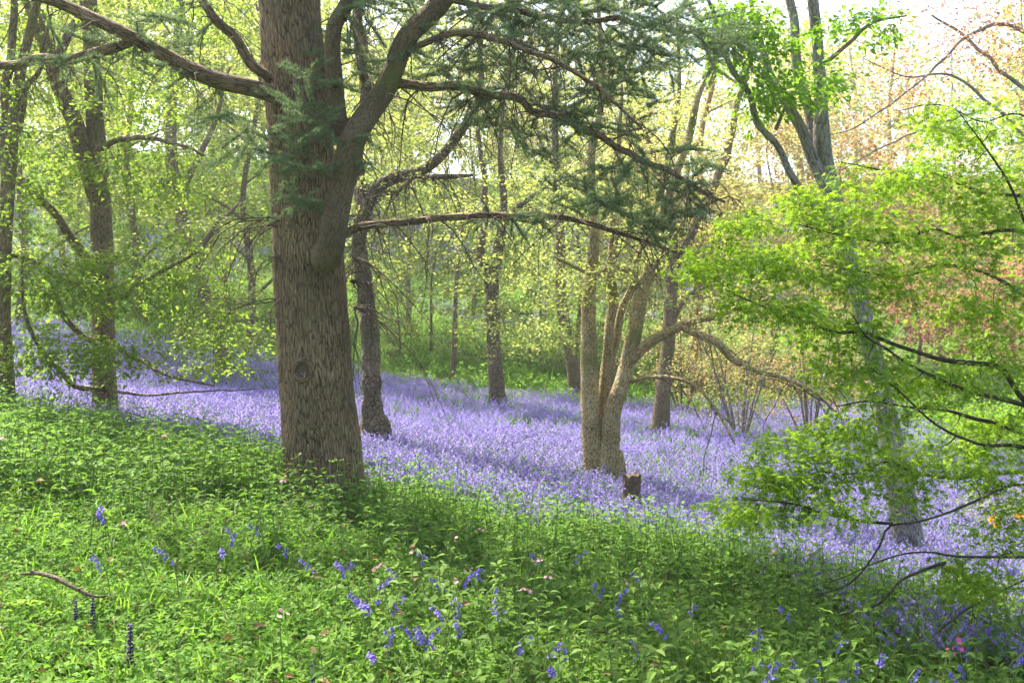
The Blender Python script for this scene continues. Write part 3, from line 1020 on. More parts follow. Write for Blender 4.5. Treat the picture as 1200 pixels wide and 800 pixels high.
def build_cedar():
    d = 8.6
    rows = [(383, 592, d, 90), (378, 530, d, 88), (369, 430, d, 85), (363, 330, d, 82), (355, 200, d, 74), (347, 90, d, 72), (340, -20, d, 70), (335, -300, d + .1, 76), (330, -700, d + .3, 62), (328, -1100, d + .5, 36), (326, -1400, d + .6, 12)]
    T = Tree('cedar_tree', 'massive cedar with furrowed brown trunk and a branch scar, forking limb on its side', 'tree', rows, 'bark_cedar', segs=180, step=.04, lump=.04, lump_s=2.2, ridge=.007, ridge_f=(30, 4.5), flare=(.26, .24, 5))
    R = T.rng
    # branch scar on the trunk: a raised lip round a hollow of dead wood
    c = P(364, 432, d)
    tv = np.array([v.co[:] for v in T.root.children[0].data.vertices]) + np.array(T.root.location)
    near = tv[(np.abs(tv[:, 0] - c[0]) < .05) & (np.abs(tv[:, 2] - c[2]) < .06) & (tv[:, 1] < d)]
    c[1] = near[:, 1].min() - .004
    a = np.linspace(0, 2 * math.pi, 33)
    ring = np.stack([c[0] + np.cos(a) * .072, c[1] + .010 * np.cos(a) ** 2, c[2] + np.sin(a) * .082, .023 + .004 * np.sin(a * 3 + 1)], 1)
    mb = MB()
    tube(mb, ring, 8, cap=False, lump=.2, lump_s=20)
    sc = mb.build('branch_scar', 'bark_cedar', T.root)
    mb = MB()
    nr, ns = 6, 24
    V = [c + np.array([0, .006, 0])]
    for i in range(1, nr + 1):
        for j in range(ns):
            b = 2 * math.pi * j / ns
            rr = .074 * i / nr
            V.append(c + np.array([math.cos(b) * rr, .006 - .008 * math.sin(i * 2.2) * .5, math.sin(b) * rr * 1.12]))
    f3 = [(0, 1 + (j + 1) % ns, 1 + j) for j in range(ns)]
    f4 = [(1 + i * ns + j, 1 + i * ns + (j + 1) % ns, 1 + (i + 1) * ns + (j + 1) % ns, 1 + (i + 1) * ns + j) for i in range(nr - 1) for j in range(ns)]
    mb.add(np.array(V), f3, f4)
    o = mb.build('dead_wood', 'scar', T.root)
    o.parent = sc
    o.matrix_parent_inverse.identity()
    # the great side limb that hooks out of the trunk and forks
    L1 = T.limb([(384, 290, 8.42, 27), (382, 298, 8.2, 30), (382, 304, 8.03, 31), (387, 284, 7.93, 32), (394, 252, 7.93, 31), (402, 212, 7.96, 29), (410, 165, 8.02, 31), (434, 130, 8.1, 27), (462, 85, 8.15, 25), (492, 38, 8.2, 24), (530, -12, 8.3, 24), (600, -120, 8.6, 20), (690, -260, 9.2, 12)], 20, .04, lump=.06, lump_s=4, bark='bark_limb')
    T.limb([(406, 172, 8.12, 22), (398, 130, 8.05, 21), (388, 84, 8.05, 20), (394, 36, 8.0, 18), (406, -20, 8.0, 17), (380, -200, 7.8, 14), (340, -380, 7.4, 7)], 14, .06, bark='bark_limb')
    T.limb([(420, 55, 8.9, 10), (438, 120, 8.7, 12), (415, -10, 9.2, 9)][::1], 8, .1)
    # left boughs
    T.limb([(335, 118, 8.3, 18), (290, 104, 8.1, 20), (240, 88, 8.0, 19), (190, 66, 7.9, 18), (152, 44, 7.8, 16), (90, 14, 7.7, 14), (20, -10, 7.6, 12), (-120, -50, 7.3, 6)], 12, .06)
    T.limb([(160, 48, 7.82, 13), (110, 62, 7.9, 13), (50, 72, 8.0, 12), (-20, 77, 8.2, 10), (-140, 60, 8.4, 5)], 10, .06)
    T.limb([(318, 95, 8.3, 10), (300, 78, 8.1, 12), (265, 36, 8.0, 11), (232, -6, 7.9, 10), (180, -90, 7.8, 5)], 9, .06)
    # right boughs, sweeping out and down
    T.limb([(455, 96, 8.15, 10), (480, 100, 8.2, 11), (560, 108, 8.4, 10), (640, 134, 8.7, 9), (720, 170, 9.0, 8), (790, 206, 9.3, 6), (850, 238, 9.6, 3)], 9, .07)
    T.limb([(398, 278, 8.4, 10), (420, 269, 8.4, 10), (480, 258, 8.5, 9), (560, 253, 8.7, 8), (650, 255, 9.0, 7), (740, 278, 9.3, 5), (800, 298, 9.5, 2.5)], 9, .07)
    T.limb([(520, 0, 8.3, 9), (580, 10, 8.6, 8), (660, 25, 9.0, 7), (760, 30, 9.5, 6), (850, 50, 9.9, 3)], 8, .08)
    T.limb([(480, 60, 8.2, 8), (540, 40, 8.0, 8), (610, 55, 7.9, 6), (690, 95, 7.9, 5), (750, 150, 8.0, 2.5)], 8, .08)
    T.limb([(345, -60, 8.6, 20), (420, -110, 8.8, 18), (560, -120, 9.2, 15), (700, -100, 9.7, 12), (850, -40, 10.2, 6)], 9, .1)
    T.limb([(345, -120, 8.6, 20), (260, -170, 8.2, 18), (120, -180, 7.8, 14), (-60, -150, 7.4, 8)], 9, .1)
    T.limb([(338, -250, 8.6, 24), (420, -330, 7.8, 20), (520, -380, 6.8, 15), (640, -400, 6.0, 8)], 9, .12)
    T.limb([(338, -320, 8.6, 24), (230, -420, 7.8, 20), (80, -480, 7.0, 12)], 9, .12)
    # needle-bearing twigs
    B = lambda *a: blob(*a, R)
    tg = np.vstack([B(345, 165, 7.9, 55, 55, .3, 34), B(355, 115, 7.9, 45, 40, .3, 16), B(270, 170, 8.2, 50, 45, .5, 16), B(350, 235, 7.95, 35, 20, .2, 7),
                    B(430, 40, 8.1, 60, 45, .6, 26), B(420, 170, 8.0, 40, 40, .4, 10), B(520, 80, 8.5, 70, 45, .8, 44), B(620, 45, 8.8, 80, 50, 1., 90), B(730, 45, 9.2, 95, 55, 1., 130),
                    B(820, 60, 9.6, 60, 45, .8, 44), B(700, 120, 9.0, 80, 40, .8, 50), B(780, 190, 9.3, 70, 40, .7, 56), B(640, 165, 8.8, 60, 35, .7, 34), B(700, 225, 9.2, 70, 35, .7, 46),
                    B(760, 262, 9.4, 60, 28, .6, 40), B(560, 130, 8.6, 50, 25, .6, 20), B(600, 262, 8.9, 60, 12, .5, 10), B(200, 90, 8.0, 60, 40, .6, 12), B(90, 70, 7.9, 70, 40, .6, 10),
                    B(800, 240, 9.6, 45, 30, .5, 24), B(660, 0, 9.2, 120, 25, 1., 60), B(500, 10, 8.6, 70, 30, .8, 30), B(180, 40, 8.0, 120, 30, .6, 14)])
    nodes = T.all_nodes(1.9)
    nodes = nodes[nodes[:, 3] < .16]
    tg = tg[R.random(len(tg)) < .54]
    tw = colonize(nodes, tg, R, sag=.05, wob=.08)
    mt, mn = MB(), MB()
    for t in tw:
        t[:, 3] = np.minimum(t[:, 3], .009)
        tube(mt, t, 4, cap=False)
    needle_sprays(mn, mt, tw, R, side=7, spread=.24, L=.034)
    # the part of the crown above the picture: larger, simpler sprays that shade the bank
    up = np.vstack([B(380, -260, 8.6, 330, 110, 2.6, 40), B(560, -440, 8.2, 420, 160, 3.2, 24), B(250, -440, 8.0, 380, 160, 3.0, 26), B(340, -900, 9.0, 320, 260, 2.6, 70)])
    tu = colonize(T.all_nodes(4.3), up, R, sag=.05)
    for t in tu:
        tube(mt, t, 3, cap=False)
    mt.build('twigs', 'bark_limb', T.root, kind='stuff')
    mn.build('needle_sprays', 'needle', T.root, smooth=False, kind='stuff')
    mb = MB()
    spray_leaves(mb, tu, 26, .13, T_diamond(.4), R, spread=.30, flat=.3)
    mb.build('upper_crown', 'needle', T.root, smooth=False, kind='stuff')
    # bare hanging twigs under the boughs
    nn = T.all_nodes(1.9)
    nn = nn[(nn[:, 3] < .075) & (nn[:, 2] < 4.6)]
    right = nn[(nn[:, 0] > -1.4)]
    left = nn[nn[:, 0] < -2.2]
    hg = hanging(right, 200, R, (.35, 1.25), .007, side=7) + hanging(left, 70, R, (.3, 1.0), .006, side=6)
    low = np.array([np.append(P(a, b, dd), .01) for a, b, dd in [(335, 300, 8.4), (335, 260, 8.4), (335, 350, 8.45), (410, 330, 8.5), (412, 300, 8.5), (415, 360, 8.55)]])
    hg += hanging(low[:3], 12, R, (.6, 1.5), .006, (-1.3, -.1, .15), 8) + hanging(low[3:], 20, R, (.5, 1.5), .007, (1.2, 0, .1), 7)
    mb = MB()
    for t in hg:
        tube(mb, t, 3, cap=False)
    mb.build('dead_twigs', 'twig_dead', T.root, kind='stuff')
build_cedar()

# ------------------------------------------------------------------ trees standing in the bluebells
def build_left_beech():
    d = 12.5
    T = Tree('beech_tree', 'forked beech with low leafy sprays, on the left edge of the bluebells', 'tree',
             [(123, 492, d, 30), (122, 450, d, 27), (121, 390, d, 26), (121, 310, d, 25), (117, 215, d, 23), (112, 120, d, 20), (108, 20, d, 17), (104, -120, d, 16), (100, -350, d + .2, 9), (98, -560, d + .3, 3)], 'bark_brown', 20, .07, lump=.09, lump_s=3.5, flare=(.3, .15, 5))
    T.limb([(116, 235, d, 22), (104, 195, d - .1, 21), (90, 152, d - .15, 20), (72, 100, d - .2, 18), (50, 42, d - .2, 16), (32, -15, d - .2, 14), (0, -140, d - .3, 11), (-30, -330, d - .4, 4)], 16, .08)
    T.limb([(118, 330, d, 12), (98, 296, d - .2, 12), (70, 262, d - .4, 10), (40, 225, d - .6, 8), (10, 190, d - .8, 5)], 9)
    T.limb([(112, 185, d, 8), (128, 170, d - .2, 7), (160, 164, d - .5, 6), (200, 166, d - .8, 5), (240, 182, d - 1, 3)], 8)
    T.limb([(122, 352, d - .1, 7), (150, 345, d - .4, 6), (190, 320, d - .7, 5), (230, 296, d - 1, 3)], 7)
    T.limb([(120, 335, d - .15, 8), (85, 332, d - .5, 8), (50, 310, d - .9, 7), (15, 300, d - 1.2, 5), (-30, 310, d - 1.4, 3)], 7)
    T.limb([(116, 400, d - .15, 8), (92, 392, d - .4, 7), (72, 360, d - .8, 6), (60, 330, d - 1, 3)], 7)
    T.limb([(118, 455, d - .15, 7), (85, 452, d - .5, 6), (62, 425, d - .9, 6), (40, 395, d - 1.1, 5), (25, 350, d - 1.2, 4), (28, 300, d - 1.3, 2)], 7)
    T.limb([(124, 455, d - .15, 4), (170, 463, d - .6, 3), (230, 459, d - .9, 2.2), (300, 456, d - 1.2, 1)], 7)
    T.limb([(126, 400, d - .15, 6), (160, 420, d - .5, 5), (200, 440, d - .8, 4), (250, 452, d - 1, 2)], 7)
    T.limb([(70, 105, d - .2, 11), (60, 80, d - .2, 11), (85, 40, d - .1, 10), (100, 0, d, 8), (120, -80, d, 4)], 8)
    R = T.rng
    B = lambda *a: blob(*a, R)
    tg = np.vstack([B(120, 330, 11.6, 80, 45, .6, 75), B(55, 330, 11.3, 60, 60, .7, 50), B(110, 420, 11.4, 75, 35, .6, 60), B(40, 420, 11.3, 45, 40, .6, 26), B(210, 320, 11.8, 60, 60, .7, 60), B(240, 400, 11.8, 60, 50, .7, 50),
                    B(180, 210, 12, 80, 50, .9, 50), B(60, 190, 12, 70, 60, .9, 46), B(170, 110, 12.3, 90, 60, 1, 60), B(40, 60, 12.3, 60, 60, 1., 34), B(200, 20, 12.6, 100, 60, 1.2, 60), B(80, -120, 12.5, 170, 80, 1.6, 50), B(120, -330, 12.5, 190, 120, 2., 40)])
    T.foliage(tg, 30, .066, LEAF, 'lf_beech', spread=.26, sag=.04, flat=.4)
build_left_beech()

def build_far_left():
    d = 11.4
    T = Tree('hornbeam_tree', 'smooth trunk beside the leafy bank, left of the forked beech', 'tree',
             [(6, 482, d, 24), (4, 430, d, 22), (2, 370, d, 19), (6, 280, d, 17), (13, 190, d, 16), (22, 110, d, 13), (40, 30, d, 10), (70, -80, d, 6)], 'bark_brown', 16, .08, lump=.08, flare=(.3, .3, 4))
    T.limb([(10, 215, d, 12), (4, 150, d, 11), (14, 80, d, 10), (18, 0, d, 8), (5, -120, d, 4)], 9)
    T.limb([(16, 170, d, 8), (34, 110, d - .2, 7), (48, 80, d - .3, 6), (60, 20, d - .4, 4)], 7)
    R = T.rng
    B = lambda *a: blob(*a, R)
    T.foliage(np.vstack([B(30, 250, 11, 50, 70, .8, 30), B(20, 120, 11, 60, 70, .9, 36), B(40, -60, 11, 110, 80, 1.4, 80), B(-60, 300, 11, 60, 100, 1, 30)]), 18, .062, LEAF, 'lf_beech', spread=.2, sag=.04)
build_far_left()

def build_leaning():
    d = 22
    b = hit(266, 462)
    T = Tree('leaning_hawthorn', 'thin trunk leaning left on the slope beyond the beech', 'tree',
             [(264, 445, d, 18), (256, 400, d, 17), (240, 345, d, 16), (218, 270, d, 15), (203, 200, d, 14), (203, 120, d, 12), (212, 20, d, 9), (215, -120, d, 4)], 'bark_brown', 12, .12, lump=.12)
    T.limb([(206, 215, d, 8), (190, 213, d - .3, 7), (172, 216, d - .5, 5)], 7)
    T.limb([(212, 240, d, 9), (226, 200, d, 8), (250, 150, d, 6), (270, 80, d, 3)], 7)
    T.limb([(228, 300, d, 8), (250, 270, d, 7), (280, 240, d, 4)], 7)
    R = T.rng
    B = lambda *a: blob(*a, R)
    T.foliage(np.vstack([B(230, 300, 21, 90, 70, 1.5, 90), B(270, 390, 21, 70, 50, 1.4, 70), B(200, 120, 22, 100, 90, 2, 60), B(230, -40, 22, 110, 80, 2, 30)]), 24, .09, DIA, 'lf_lime', spread=.34, sag=.05)
build_leaning()

def build_behind_cedar():
    d = 14
    T = Tree('gnarled_hornbeam', 'gnarled mossy trunk with a burr at its foot, just beyond the cedar', 'tree',
             [(437, 522, d, 30), (436, 490, d, 26), (435, 440, d, 22), (433, 385, d, 20), (427, 330, d, 19), (421, 290, d, 17), (424, 245, d, 16), (421, 180, d, 11), (428, 100, d, 9), (420, 20, d, 10), (415, -120, d, 5)], 'bark_rough', 26, .045, lump=.20, lump_s=6, flare=(.25, .28, 4))
    T.limb([(424, 262, d, 15), (432, 238, d, 16), (450, 216, d - .1, 15), (490, 201, d - .2, 13), (525, 175, d - .3, 12), (548, 140, d - .3, 11), (558, 118, d - .3, 9), (565, 60, d - .3, 6), (560, 0, d - .3, 3)], 10, .08)
    T.limb([(486, 203, d - .2, 7), (500, 208, d - .3, 7), (530, 208, d - .5, 6), (555, 205, d - .6, 3)], 7)
    T.limb([(484, 205, d - .2, 6), (478, 216, d - .3, 6), (455, 228, d - .4, 5), (430, 232, d - .5, 3)], 7)
    mb = MB()   # the burr
    c = P(446, 497, d - .1)
    R = T.rng
    s = np.vstack([[c[0], c[1], c[2] + dz, rr] for dz, rr in ((-.26, .10), (-.2, .15), (-.08, .165), (.04, .14), (.12, .08), (.15, .02))])
    tube(mb, spline(s, .03), 18, lump=.35, lump_s=9)
    mb.build('burr', 'bark_rough', T.root)
    B = lambda *a: blob(*a, R)
    T.foliage(np.vstack([B(470, 240, 14, 70, 50, 1., 30), B(450, 120, 14.5, 60, 70, 1, 34), B(520, 190, 14, 60, 60, 1, 26), B(430, -70, 14, 150, 80, 2, 60), B(440, -58, 16.2, 260, 46, 1.3, 230)]), 16, .055, LEAF, 'lf_lime', spread=.18, sag=.02)  # last wide clump is added above the view to shade the nearer bluebells
    mb = MB()
    nn = T.all_nodes(2.0)
    for t in hanging(nn[nn[:, 3] < .12], 150, R, (.5, 1.8), .009, (.4, 0, 0), 6):
        tube(mb, t, 3, cap=False)
    mb.build('hanging_twigs', 'twig_dead', T.root, kind='stuff')
build_behind_cedar()

def build_middle():
    d = 22
    T = Tree('oak_tree', 'dark upright trunk standing alone in the middle of the bluebells', 'tree',
             [(583, 474, d, 21), (581, 440, d, 18), (578, 390, d, 16), (577, 345, d, 15), (583, 300, d, 13), (590, 240, d, 9), (586, 170, d, 6), (594, 90, d, 3)], 'bark_rough', 18, .08, lump=.10, lump_s=4, flare=(.3, .25, 5))
    T.limb([(578, 352, d, 12), (570, 325, d, 11), (565, 290, d, 10), (568, 230, d, 8), (560, 150, d, 5)], 9)
    T.limb([(580, 365, d, 5), (600, 364, d - .3, 4), (620, 368, d - .5, 2)], 6)
    T.limb([(586, 270, d, 8), (610, 240, d, 7), (640, 220, d, 4)], 6)
    R = T.rng
    B = lambda *a: blob(*a, R)
    T.foliage(np.vstack([B(585, 310, 21.5, 70, 50, 1.5, 70), B(540, 260, 22, 60, 50, 1.5, 50), B(620, 230, 22, 60, 60, 1.5, 60), B(580, 380, 21.2, 45, 40, 1, 34)]), 22, .085, DIA, 'lf_lime', spread=.3, sag=.04)
build_middle()

def build_slender():
    d = 26
    T = Tree('slender_tree', 'slender slanting trunk behind the mossy many-stemmed tree', 'tree',
             [(675, 462, d, 17), (670, 420, d, 15), (662, 380, d, 14), (657, 340, d, 13), (656, 270, d, 11), (650, 150, d, 8), (652, 30, d, 4)], 'bark_brown', 12, .12, lump=.08)
    R = T.rng
    B = lambda *a: blob(*a, R)
    T.foliage(np.vstack([B(650, 330, 25, 60, 50, 1.6, 80), B(640, 390, 24, 50, 35, 1.4, 60), B(660, 240, 26, 70, 60, 2, 60)]), 22, .095, DIA, 'lf_lime', spread=.34, sag=.04)
build_slender()

def build_multistem():
    d = 13
    T = Tree('mossy_tree', 'many-stemmed mossy tree rising from one base among the bluebells', 'tree',
             [(700, 556, d, 30), (696, 520, d, 25), (692, 470, d, 22), (690, 400, d, 19), (690, 340, d, 16), (697, 270, d, 12), (692, 190, d, 10), (706, 100, d, 7), (698, -20, d, 4)], 'bark_moss', 20, .06, lump=.10, lump_s=4, flare=(.25, .12, 4))
    T.limb([(708, 572, d - .05, 28), (712, 540, d - .08, 24), (720, 490, d - .1, 21), (731, 445, d - .1, 19), (741, 395, d - .1, 18), (750, 355, d - .1, 17), (757, 325, d - .1, 15), (768, 275, d, 11), (795, 190, d + .1, 11), (830, 80, d + .2, 5)], 18, .06, name='stem', lump=.08)
    T.limb([(700, 520, d + .1, 15), (708, 455, d + .15, 14), (714, 395, d + .15, 12), (718, 330, d + .15, 11), (717, 285, d + .15, 10), (724, 200, d + .2, 7), (728, 100, d + .2, 3)], 10, .08, name='stem')
    T.limb([(703, 500, d + .2, 10), (718, 420, d + .25, 10), (730, 365, d + .3, 9), (744, 318, d + .3, 8), (760, 260, d + .4, 4)], 9, .08, name='stem')
    T.limb([(738, 425, d - .12, 11), (755, 408, d - .2, 13), (785, 388, d - .4, 12), (820, 374, d - .6, 9), (850, 368, d - .8, 7), (900, 350, d - 1.2, 4)], 9)
    T.limb([(800, 383, d - .5, 9), (830, 398, d - .7, 9), (870, 424, d - .9, 8), (905, 438, d - 1.1, 6), (950, 455, d - 1.3, 4), (985, 490, d - 1.5, 2)], 8)
    T.limb([(738, 447, d - .1, 5), (780, 442, d - .3, 5), (815, 452, d - .5, 4), (840, 480, d - .7, 3.5), (862, 520, d - .9, 2)], 7)
    T.limb([(757, 335, d - .1, 10), (768, 318, d - .1, 9), (782, 295, d - .2, 7), (800, 260, d - .3, 4)], 8)
    T.limb([(748, 340, d - .1, 8), (742, 322, d - .2, 8), (722, 315, d - .3, 7), (700, 322, d - .4, 6), (680, 318, d - .5, 5), (650, 300, d - .6, 3)], 8)
    mb = MB()   # rotten stub at the base
    c = P(724, 535, d - .05)
    s = np.array([[c[0], c[1], c[2] + z, r] for z, r in ((-.35, .13), (-.2, .115), (-.05, .10), (.06, .085), (.10, .03))])
    tube(mb, spline(s, .03), 16, lump=.35, lump_s=8)
    o = mb.build('rotten_stub', 'bark_moss', T.root)
    R = T.rng
    B = lambda *a: blob(*a, R)
    T.foliage(np.vstack([B(700, 330, 12.6, 60, 35, .8, 40), B(760, 300, 12.6, 60, 45, .9, 50), B(830, 330, 12.2, 50, 50, .9, 40), B(690, 230, 13, 80, 60, 1.4, 50), B(860, 420, 12, 60, 50, .8, 24), B(800, 130, 13.4, 90, 70, 1.6, 60),
                         B(720, -60, 13, 200, 90, 2.4, 60), B(760, -280, 13, 240, 120, 3, 60)]), 15, .055, LEAF, 'lf_lime', spread=.19, sag=.03)
    mb = MB()
    nn = T.all_nodes(.4)
    nn = nn[(nn[:, 3] < .06) & (nn[:, 0] > 1.6) & (nn[:, 2] < 2.8)]
    for t in hanging(nn, 70, R, (.4, 1.5), .006, (.5, 0, 0), 6):
        tube(mb, t, 3, cap=False)
    mb.build('hanging_twigs', 'twig_dead', T.root, kind='stuff')
build_multistem()

def build_ash():
    d = 20
    T = Tree('ash_tree', 'stout brown trunk by the bare shrubs behind the mossy tree', 'tree',
             [(774, 507, d, 22), (776, 470, d, 19), (780, 430, d, 17), (784, 390, d, 16), (788, 300, d, 13), (782, 200, d, 9), (795, 110, d, 5), (792, 20, d, 2.5)], 'bark_brown', 14, .1, lump=.08, flare=(.3, .3, 4))
    T.limb([(786, 330, d, 10), (815, 260, d, 9), (845, 200, d + .2, 9), (862, 130, d + .3, 8), (872, 95, d + .3, 6), (885, 20, d + .4, 3)], 8)
    T.limb([(789, 260, d, 8), (770, 200, d, 7), (750, 140, d, 4)], 7)
    T.limb([(784, 380, d, 6), (810, 345, d - .3, 5), (850, 330, d - .5, 2.5)], 6)
    R = T.rng
    B = lambda *a: blob(*a, R)
    T.foliage(np.vstack([B(790, 170, 20, 80, 60, 2, 70), B(860, 240, 20, 60, 60, 2, 60), B(740, 200, 21, 60, 60, 2, 60)]), 24, .085, DIA, 'lf_gold', spread=.34, sag=.04)
build_ash()

def build_grey():
    d = 11
    T = Tree('grey_maple', 'tall grey-barked tree splitting into several stems, partly veiled by the maple', 'tree',
             [(1068, 650, d, 38), (1062, 610, d, 33), (1053, 555, d, 30), (1042, 500, d, 26), (1028, 435, d, 23), (1012, 370, d, 21), (992, 290, d, 21), (970, 215, d, 22), (962, 165, d, 20), (960, 110, d, 15), (956, 50, d, 13), (950, -10, d, 12), (944, -150, d, 8), (930, -350, d, 4)], 'bark_grey', 18, .07, lump=.07, lump_s=4, flare=(.28, .2, 4))
    T.limb([(972, 230, d, 16), (955, 195, d - .05, 14), (938, 150, d - .1, 13), (918, 122, d - .1, 12), (900, 90, d - .1, 9), (885, 30, d - .2, 6), (870, -60, d - .3, 3)], 10)
    T.limb([(965, 190, d, 14), (948, 140, d + .1, 12), (938, 92, d + .1, 12), (929, 40, d + .1, 11), (922, -10, d + .1, 10), (912, -140, d + .1, 5)], 12)
    T.limb([(985, 270, d, 9), (940, 225, d - .3, 9), (915, 180, d - .4, 8), (885, 135, d - .5, 8), (868, 100, d - .6, 7), (848, 60, d - .7, 6), (835, 20, d - .8, 5), (815, -30, d - .9, 3)], 9)
    T.limb([(908, 153, d - .42, 5), (915, 135, d - .5, 4), (920, 122, d - .5, 2)], 6)
    T.limb([(958, 80, d, 6), (985, 60, d - .3, 5), (1020, 30, d - .6, 4), (1060, 20, d - .8, 2)], 7)
    R = T.rng
    B = lambda *a: blob(*a, R)
    T.foliage(np.vstack([B(880, 50, 10.4, 55, 45, .6, 56), B(905, 110, 10.4, 50, 35, .6, 34), B(960, 90, 10.4, 45, 30, .5, 20), B(1000, 30, 10.4, 60, 25, .5, 22), B(860, 20, 10.3, 40, 30, .6, 26), B(930, -80, 11, 200, 80, 1.8, 60), B(960, -260, 11, 240, 130, 2.6, 60)]), 20, .075, LEAF, 'lf_fresh', spread=.2, sag=.0, droop=.35, flat=.6)
build_grey()

# ------------------------------------------------------------------ the Japanese maple that reaches in from the right
def build_maple():
    d = 6.6
    X, Y = 4.25, 6.9
    g = gz(X, Y)
    rows = np.array([[X, Y, g - .3, .13], [X, Y, g + .05, .125], [X + .03, Y - .02, g + .5, .11], [X + .02, Y, g + 1.0, .10], [X + .06, Y + .03, g + 1.6, .085], [X + .12, Y + .1, g + 2.3, .06], [X + .1, Y + .12, g + 3.2, .03]])
    T = Tree('japanese_maple', 'spreading bright green maple with sinuous dark branches over the lower bluebells', 'tree', rows, 'bark_maple', 16, .06, lump=.08, settle_it=False, flare=(.2, .3, 4))
    def start(h, r):
        return [X, Y, g + h, r]
    def L(h, r, pts, n=8):
        a = np.vstack([start(h, r), px_stem([(p_[0], p_[1], p_[2], p_[3] * (.72 if h > .85 else .55)) for p_ in pts])])
        T.limb(a, n, .05, lump=.12)
    L(1.45, .045, [(1260, 500, 6.7, 9), (1200, 466, 6.6, 9), (1171, 429, 6.55, 8.5), (1140, 424, 6.5, 8), (1100, 420, 6.4, 7.5), (1043, 402, 6.3, 6.5), (1009, 390, 6.2, 5.5), (975, 388, 6.15, 5), (942, 375, 6.1, 4), (901, 361, 6.0, 3), (850, 340, 5.9, 2)])
    L(1.3, .04, [(1260, 505, 6.5, 8), (1200, 476, 6.4, 8), (1137, 459, 6.3, 7), (1097, 442, 6.2, 6), (1070, 429, 6.1, 5), (1040, 408, 6.0, 4), (1016, 395, 5.95, 3.5), (1000, 370, 5.9, 2)])
    L(1.2, .04, [(1270, 540, 6.9, 9), (1200, 508, 6.8, 8), (1158, 493, 6.75, 7), (1117, 481, 6.7, 5.5), (1070, 478, 6.6, 4), (1020, 470, 6.5, 3), (980, 476, 6.4, 2)])
    L(1.1, .035, [(1270, 560, 6.7, 7), (1200, 524, 6.5, 7), (1150, 520, 6.4, 5), (1100, 500, 6.3, 4), (1050, 455, 6.2, 3), (1020, 430, 6.1, 2)])
    L(.9, .035, [(1270, 580, 7.1, 7), (1200, 554, 7.0, 7), (1120, 560, 6.9, 6), (1070, 553, 6.8, 5), (1043, 540, 6.7, 4), (1000, 556, 6.6, 3), (960, 552, 6.5, 2)])
    L(.8, .03, [(1270, 590, 6.5, 6), (1200, 567, 6.4, 6), (1137, 591, 6.3, 5.5), (1087, 611, 6.2, 5), (1045, 616, 6.15, 4.5), (1033, 641, 6.1, 4.5), (1009, 675, 6.05, 4), (979, 692, 6.0, 3.5), (938, 699, 5.9, 2)])
    T.limb([(1047, 614, 6.15, 4), (1010, 611, 6.1, 3.5), (975, 604, 6.0, 3), (930, 590, 5.9, 2.5), (880, 585, 5.8, 1.8)], 7, .05)
    L(.45, .03, [(1270, 655, 6.3, 6), (1200, 655, 6.2, 6), (1124, 653, 6.1, 5), (1087, 648, 6.05, 4.5), (1036, 657, 6, 3.5), (989, 678, 5.9, 2.5), (960, 686, 5.8, 1.8)])
    L(.35, .025, [(1250, 670, 6.0, 5), (1148, 709, 5.9, 4), (1120, 728, 5.85, 3.5), (1094, 749, 5.8, 2)])
    T.limb([(1110, 660, 6.05, 4), (1060, 680, 5.9, 3.5), (1030, 710, 5.85, 2.5), (985, 722, 5.8, 1.6)], 7, .05)
    L(2.0, .045, [(1250, 330, 6.8, 8), (1200, 275, 6.8, 6.5), (1154, 273, 6.75, 6), (1120, 278, 6.7, 5), (1090, 270, 6.6, 4.5), (1040, 285, 6.5, 3.5), (980, 275, 6.4, 2.5), (930, 262, 6.3, 1.8)])
    L(2.1, .05, [(1240, 340, 6.5, 6), (1205, 268, 6.4, 5), (1176, 208, 6.4, 4), (1154, 176, 6.4, 3), (1137, 152, 6.4, 2.4), (1118, 128, 6.4, 1.6)])
    L(2.2, .04, [(1260, 280, 7.0, 7), (1205, 236, 7.0, 6), (1150, 225, 7.0, 5), (1090, 205, 6.9, 4), (1030, 200, 6.8, 3), (985, 190, 6.7, 2)])
    L(2.6, .035, [(1260, 200, 7.0, 5), (1200, 138, 7.0, 3.5), (1150, 142, 6.9, 3), (1100, 124, 6.8, 2.2), (1050, 130, 6.7, 1.4)])
    L(1.8, .04, [(1260, 400, 6.9, 7), (1200, 345, 6.9, 6.5), (1150, 318, 6.8, 5.5), (1100, 312, 6.7, 5), (1060, 325, 6.6, 4), (1010, 318, 6.5, 3), (960, 310, 6.4, 2)])
    R = T.rng
    B = lambda *a: blob(*a, R)
